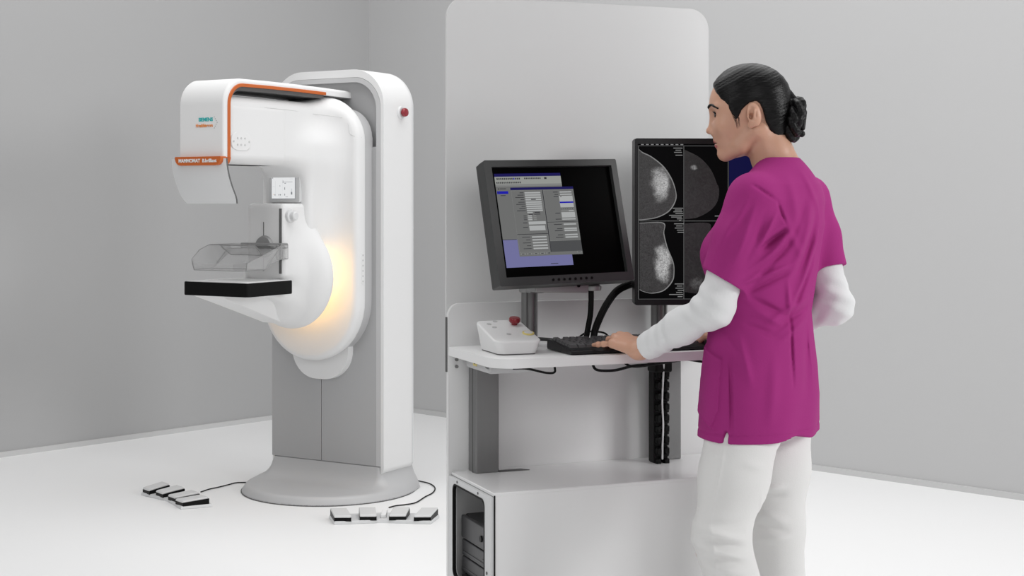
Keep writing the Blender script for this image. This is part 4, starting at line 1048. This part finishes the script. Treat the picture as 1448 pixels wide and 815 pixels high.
# ---- scrub top
def ridge(P,a,b,w,amp,side=-1,curve=0):
    """crease between two points on the camera-facing or far side of the cloth"""
    ax,az=a[0],a[2]; bx_,bz=b[0],b[2]; ex,ez=bx_-ax,bz-az; L2=ex*ex+ez*ez
    t=((P[...,0]-ax)*ex+(P[...,2]-az)*ez)/L2; tc=np.clip(t,0,1)
    dx=P[...,0]-ax-ex*tc; dz=P[...,2]-az-ez*tc
    if curve: s_=curve*np.sin(PI*tc); n=math.sqrt(L2); dx=dx+ez/n*s_; dz=dz-ex/n*s_
    return amp*np.exp(-(dx*dx+dz*dz)/(w*w))*np.sin(PI*np.clip(tc,.0,1)*.86+.22)
def PW(px,py,Y=3.56): return V3(at(px,py,Y))
FO=[ # px0,py0,px1,py1,width,amp(+ raises),curve
 (1110,322,1070,352,.009,-.008,0),(1112,330,1052,382,.010,.005,.006),(1112,342,1060,398,.010,-.005,.004),(1106,362,1040,402,.010,.004,0),
 (1150,285,1112,395,.013,.0045,.01),(1160,300,1122,400,.011,-.005,.01),(1140,280,1096,372,.012,-.004,.006),(1165,330,1118,432,.010,.005,.008),(1160,352,1118,448,.009,-.0055,.006),
 (1120,372,1050,398,.008,.004,0),(1118,382,1052,412,.008,-.004,0),(1112,398,1116,442,.008,.004,0),(1150,424,1082,455,.010,.0045,-.004),(1150,438,1090,470,.009,-.004,-.004),(1148,452,1100,482,.010,.0035,0),
 (1060,420,1110,446,.009,-.0045,0),(1055,432,1108,462,.011,.004,0),(1048,455,1100,476,.010,-.003,0),
 (1119,440,1121,545,.0045,-.0045,0),(1030,500,1030,612,.0035,-.003,0),(1040,470,1056,540,.012,.003,0),(1150,470,1146,560,.014,-.003,0),(1092,500,1084,600,.018,.003,0),
 (1020,470,1040,500,.010,.003,0),
 (1050,280,1018,330,.012,.004,.004),(1075,300,1045,372,.012,-.004,.004),(1060,290,1032,368,.010,.0035,0),(1092,300,1068,345,.008,.004,0),
 (1057,262,1092,284,.0035,-.0035,0),(1092,284,1107,318,.0035,-.0035,0),(1030,300,1006,362,.009,.003,0),
 (1135,240,1165,300,.010,.003,0),(1112,250,1128,330,.016,.003,0),(1100,300,1130,360,.012,.0025,0)]
FOW=[(PW(a,b),PW(c,d),w_*.82 if w_>.005 else w_,am,cv) for a,b,c,d,w_,am,cv in FO]
cutL=shL+(elL-shL)*.74; dLn=(elL-shL)/np.linalg.norm(elL-shL); cutR=shR+(elR-shR)*.66; dRn=(elR-shR)/np.linalg.norm(elR-shR)
NK=[hxf(np.array(p)) for p in ((-.022,0,-.02),(-.050,0,-.105),(-.075,0,-.165))]
PKT=[(.020,.985),(.100,1.012),(.112,.845),(.040,.815),(.020,.86)]
def f_top(P):
    d=f_torso(P,0)
    sl=chain(P,[shL-dLn*.0,shL+dLn*.10,cutL+dLn*.05],[.061,.062,.0580],.02)
    slR=chain(P,[shR,shR+dRn*.10,cutR+dRn*.05],[.058,.059,.054],.02)
    sl=np.maximum(sl,half(P,dLn+np.array((-.22,0,.0)),cutL)); slR=np.maximum(slR,half(P,dRn,cutR))
    sl=smax(sl,-(cone(P,cutL-dLn*.03,cutL+dLn*.05,.049,.052)),.001)
    slR=smax(slR,-(cone(P,cutR-dRn*.03,cutR+dRn*.05,.045,.048)),.001)
    d=smin(d,sl,.022); d=smin(d,slR,.022)
    # keep the cuff clean where it meets the body
    fx,lx,z=tl(P)
    d=np.maximum(d,-(P[...,2]-.785-.006*np.sin(lx*22)))
    near=P[...,1]<(3.70-.6*(P[...,0]-.63))
    fo=np.zeros(P.shape[:-1],np.float32)
    for a,b,w_,am,cv in FOW: fo=fo+ridge(P,a,b,w_,am,curve=cv)
    d=d-np.where(near,fo,0)*1.75
    d-=.0025*np.sin(lx*46+z*11)*np.clip((1.0-z)*5,0,1)      # gentle flare waves toward the hem
    pk=poly2(fx,z,PKT); on=(lx>0)
    d-=np.where(on,.0032*np.clip(.5-pk/.003,0,1)+.0016*np.exp(-((pk+.004)/.002)**2),0)
    d-=.0016*np.exp(-((z-.803)/.0025)**2)*-1
    hl_=np.exp(-(fx/.0035)**2)*(lx>0); d+=.03*hl_*np.clip((.815-z)/.02,0,1)
    nc=chain(P,NK,[.0535,.0535,.062],.02)
    vn=cone(P,hxf(np.array((.0,0,-.14))),hxf(np.array((.040,0,-.235))),.045,.006)
    d=smax(d,-nc,.003); d=smax(d,-smax(vn,-(f_torso(P,-.010)),.002),.002)
    d=np.maximum(d,(P[...,2]-1.478))
    return d
def top_mat(c):
    return np.zeros(len(c),int)
tv=surf(f_top,(.36,3.38,.76),(.90,3.96,1.48),.0031)
pob(npmesh('scrub_top',[tv],M['tunic'],person))
# ---- long white sleeves
def sleeve(arm,cutn,fr,seeds,lo,hi,res,name,dirn):
    sh,el,wr=arm[0]; st=sh+(el-sh)*fr; n=(wr-el)/np.linalg.norm(wr-el); ws_=wr-n*.004
    def f(P):
        d=chain(P,[st,el,el+(wr-el)*.45,ws_+n*.02],[.0475,.0445,.0405,.0345] if dirn else [.045,.043,.040,.034],.03)
        d=np.maximum(d,half(P,n,ws_)); d=smax(d,-cone(P,ws_-n*.03,ws_+n*.02,.028,.031),.001)
        for (c,ax_,amp,w_) in seeds:
            c=A_(c); ax_=A_(ax_); ax_/=np.linalg.norm(ax_); t=(P-c)@ax_; e=np.linalg.norm(P-c,axis=-1)
            d=d-amp*np.sin(t/w_)*np.exp(-(e/.07)**2)
        return d
    return pob(npmesh(name,[surf(f,lo,hi,res)],M['knit'],person))
mid=(elL+WL)/2
sleeve(ARM_L,0,.50,[(elL+np.array((-.02,0,.01)),(-.5,.2,-.8),.0028,.0062),(WL+np.array((.06,-.04,.04)),(.8,-.5,.1),.0016,.0050),(mid,(-.7,.3,-.3),.0012,.0055)],(.26,3.46,.93),(.64,3.80,1.26),.0030,'shirt_sleeve',1)
sleeve(ARM_R,0,.50,[(elR+np.array((.0,-.03,.02)),(.3,0,.9),.0028,.0062),(elR+np.array((-.05,.02,-.02)),(-.8,.1,.5),.002,.006)],(.52,3.66,.98),(.93,3.92,1.26),.0036,'shirt_sleeve',0)
# ---- trousers
LEG=[]
TR=[(940,985,815,995,.0045,.010)]
TF=[ # creases: px0,py0,px1,py1,width,amp
 (985,748,1052,762,.010,.006),(990,760,1056,774,.009,-.006),(982,772,1050,786,.009,.006),(990,784,1058,796,.009,-.005),(988,800,1050,806,.010,.004),(1000,742,1056,735,.008,-.003),
 (1088,716,1130,708,.009,.005),(1092,724,1132,722,.009,-.005),(1096,752,1134,762,.010,.004),(1090,766,1136,776,.008,-.004),(1092,790,1138,784,.010,.004),
 (1050,655,1086,664,.010,.003),(1105,638,1140,632,.008,.003),(1104,646,1140,640,.008,-.003),(1008,640,1020,650,.008,.003),
 (1027,622,1003,740,.0035,.0022),(1003,740,1012,815,.0035,.0022),(1078,700,1086,815,.004,.002)]
TFW=[(V3(at(a,b,3.5)),V3(at(c,d,3.5)),w_,am) for a,b,c,d,w_,am in TF]
def f_tr(P):
    l=chain(P,[hipL+np.array((.0,.0,-.01)),hipL*.5+knL*.5,knL+np.array((0,0,.03)),knL*.62+anL*.38,anL+np.array((0,0,-.02))],[.098,.082,.065,.070,.078],.03)
    r=chain(P,[hipR+np.array((.0,.0,-.01)),hipR*.5+knR*.5,knR+np.array((0,0,.03)),knR*.62+anR*.38,anR+np.array((0,0,-.02))],[.098,.083,.068,.069,.078],.03)
    d=smin(l,r,.012); d=np.maximum(d,f_torso(P,-.010-.022*np.clip((P[...,2]-.795)/.05,0,1)+np.clip((.785-P[...,2])*1.2,0,.5),False))
    t=np.maximum(f_torso(P,-.042,False),P[...,2]-.93); t=np.maximum(t,-(P[...,2]-.84))
    d=smin(d,t,.03); d=np.maximum(d,-(P[...,2]-.055))
    fo=np.zeros(P.shape[:-1],np.float32)
    for a,b,w_,am in TFW: fo=fo+ridge(P,a,b,w_,am)
    return d-fo*1.6
pob(npmesh('trousers',[surf(f_tr,(.40,3.38,.03),(.85,3.90,.95),.0045)],M['trou'],person))
for an in (anL,anR):
    def f_sh(P,an=an):
        q=an.copy(); q[2]=0
        d=chain(P,[q-Fv*.045+Zv*.045,q+Fv*.05+Zv*.042,q+Fv*.155+Zv*.030],[.038,.040,.030],.03)
        return smax(d,-(P[...,2]-.002),.006)
    pob(npmesh('shoe',[surf(f_sh,an-np.array((.24,.12,.12)),an+np.array((.12,.22,.06)),.006)],M['shoe'],person))
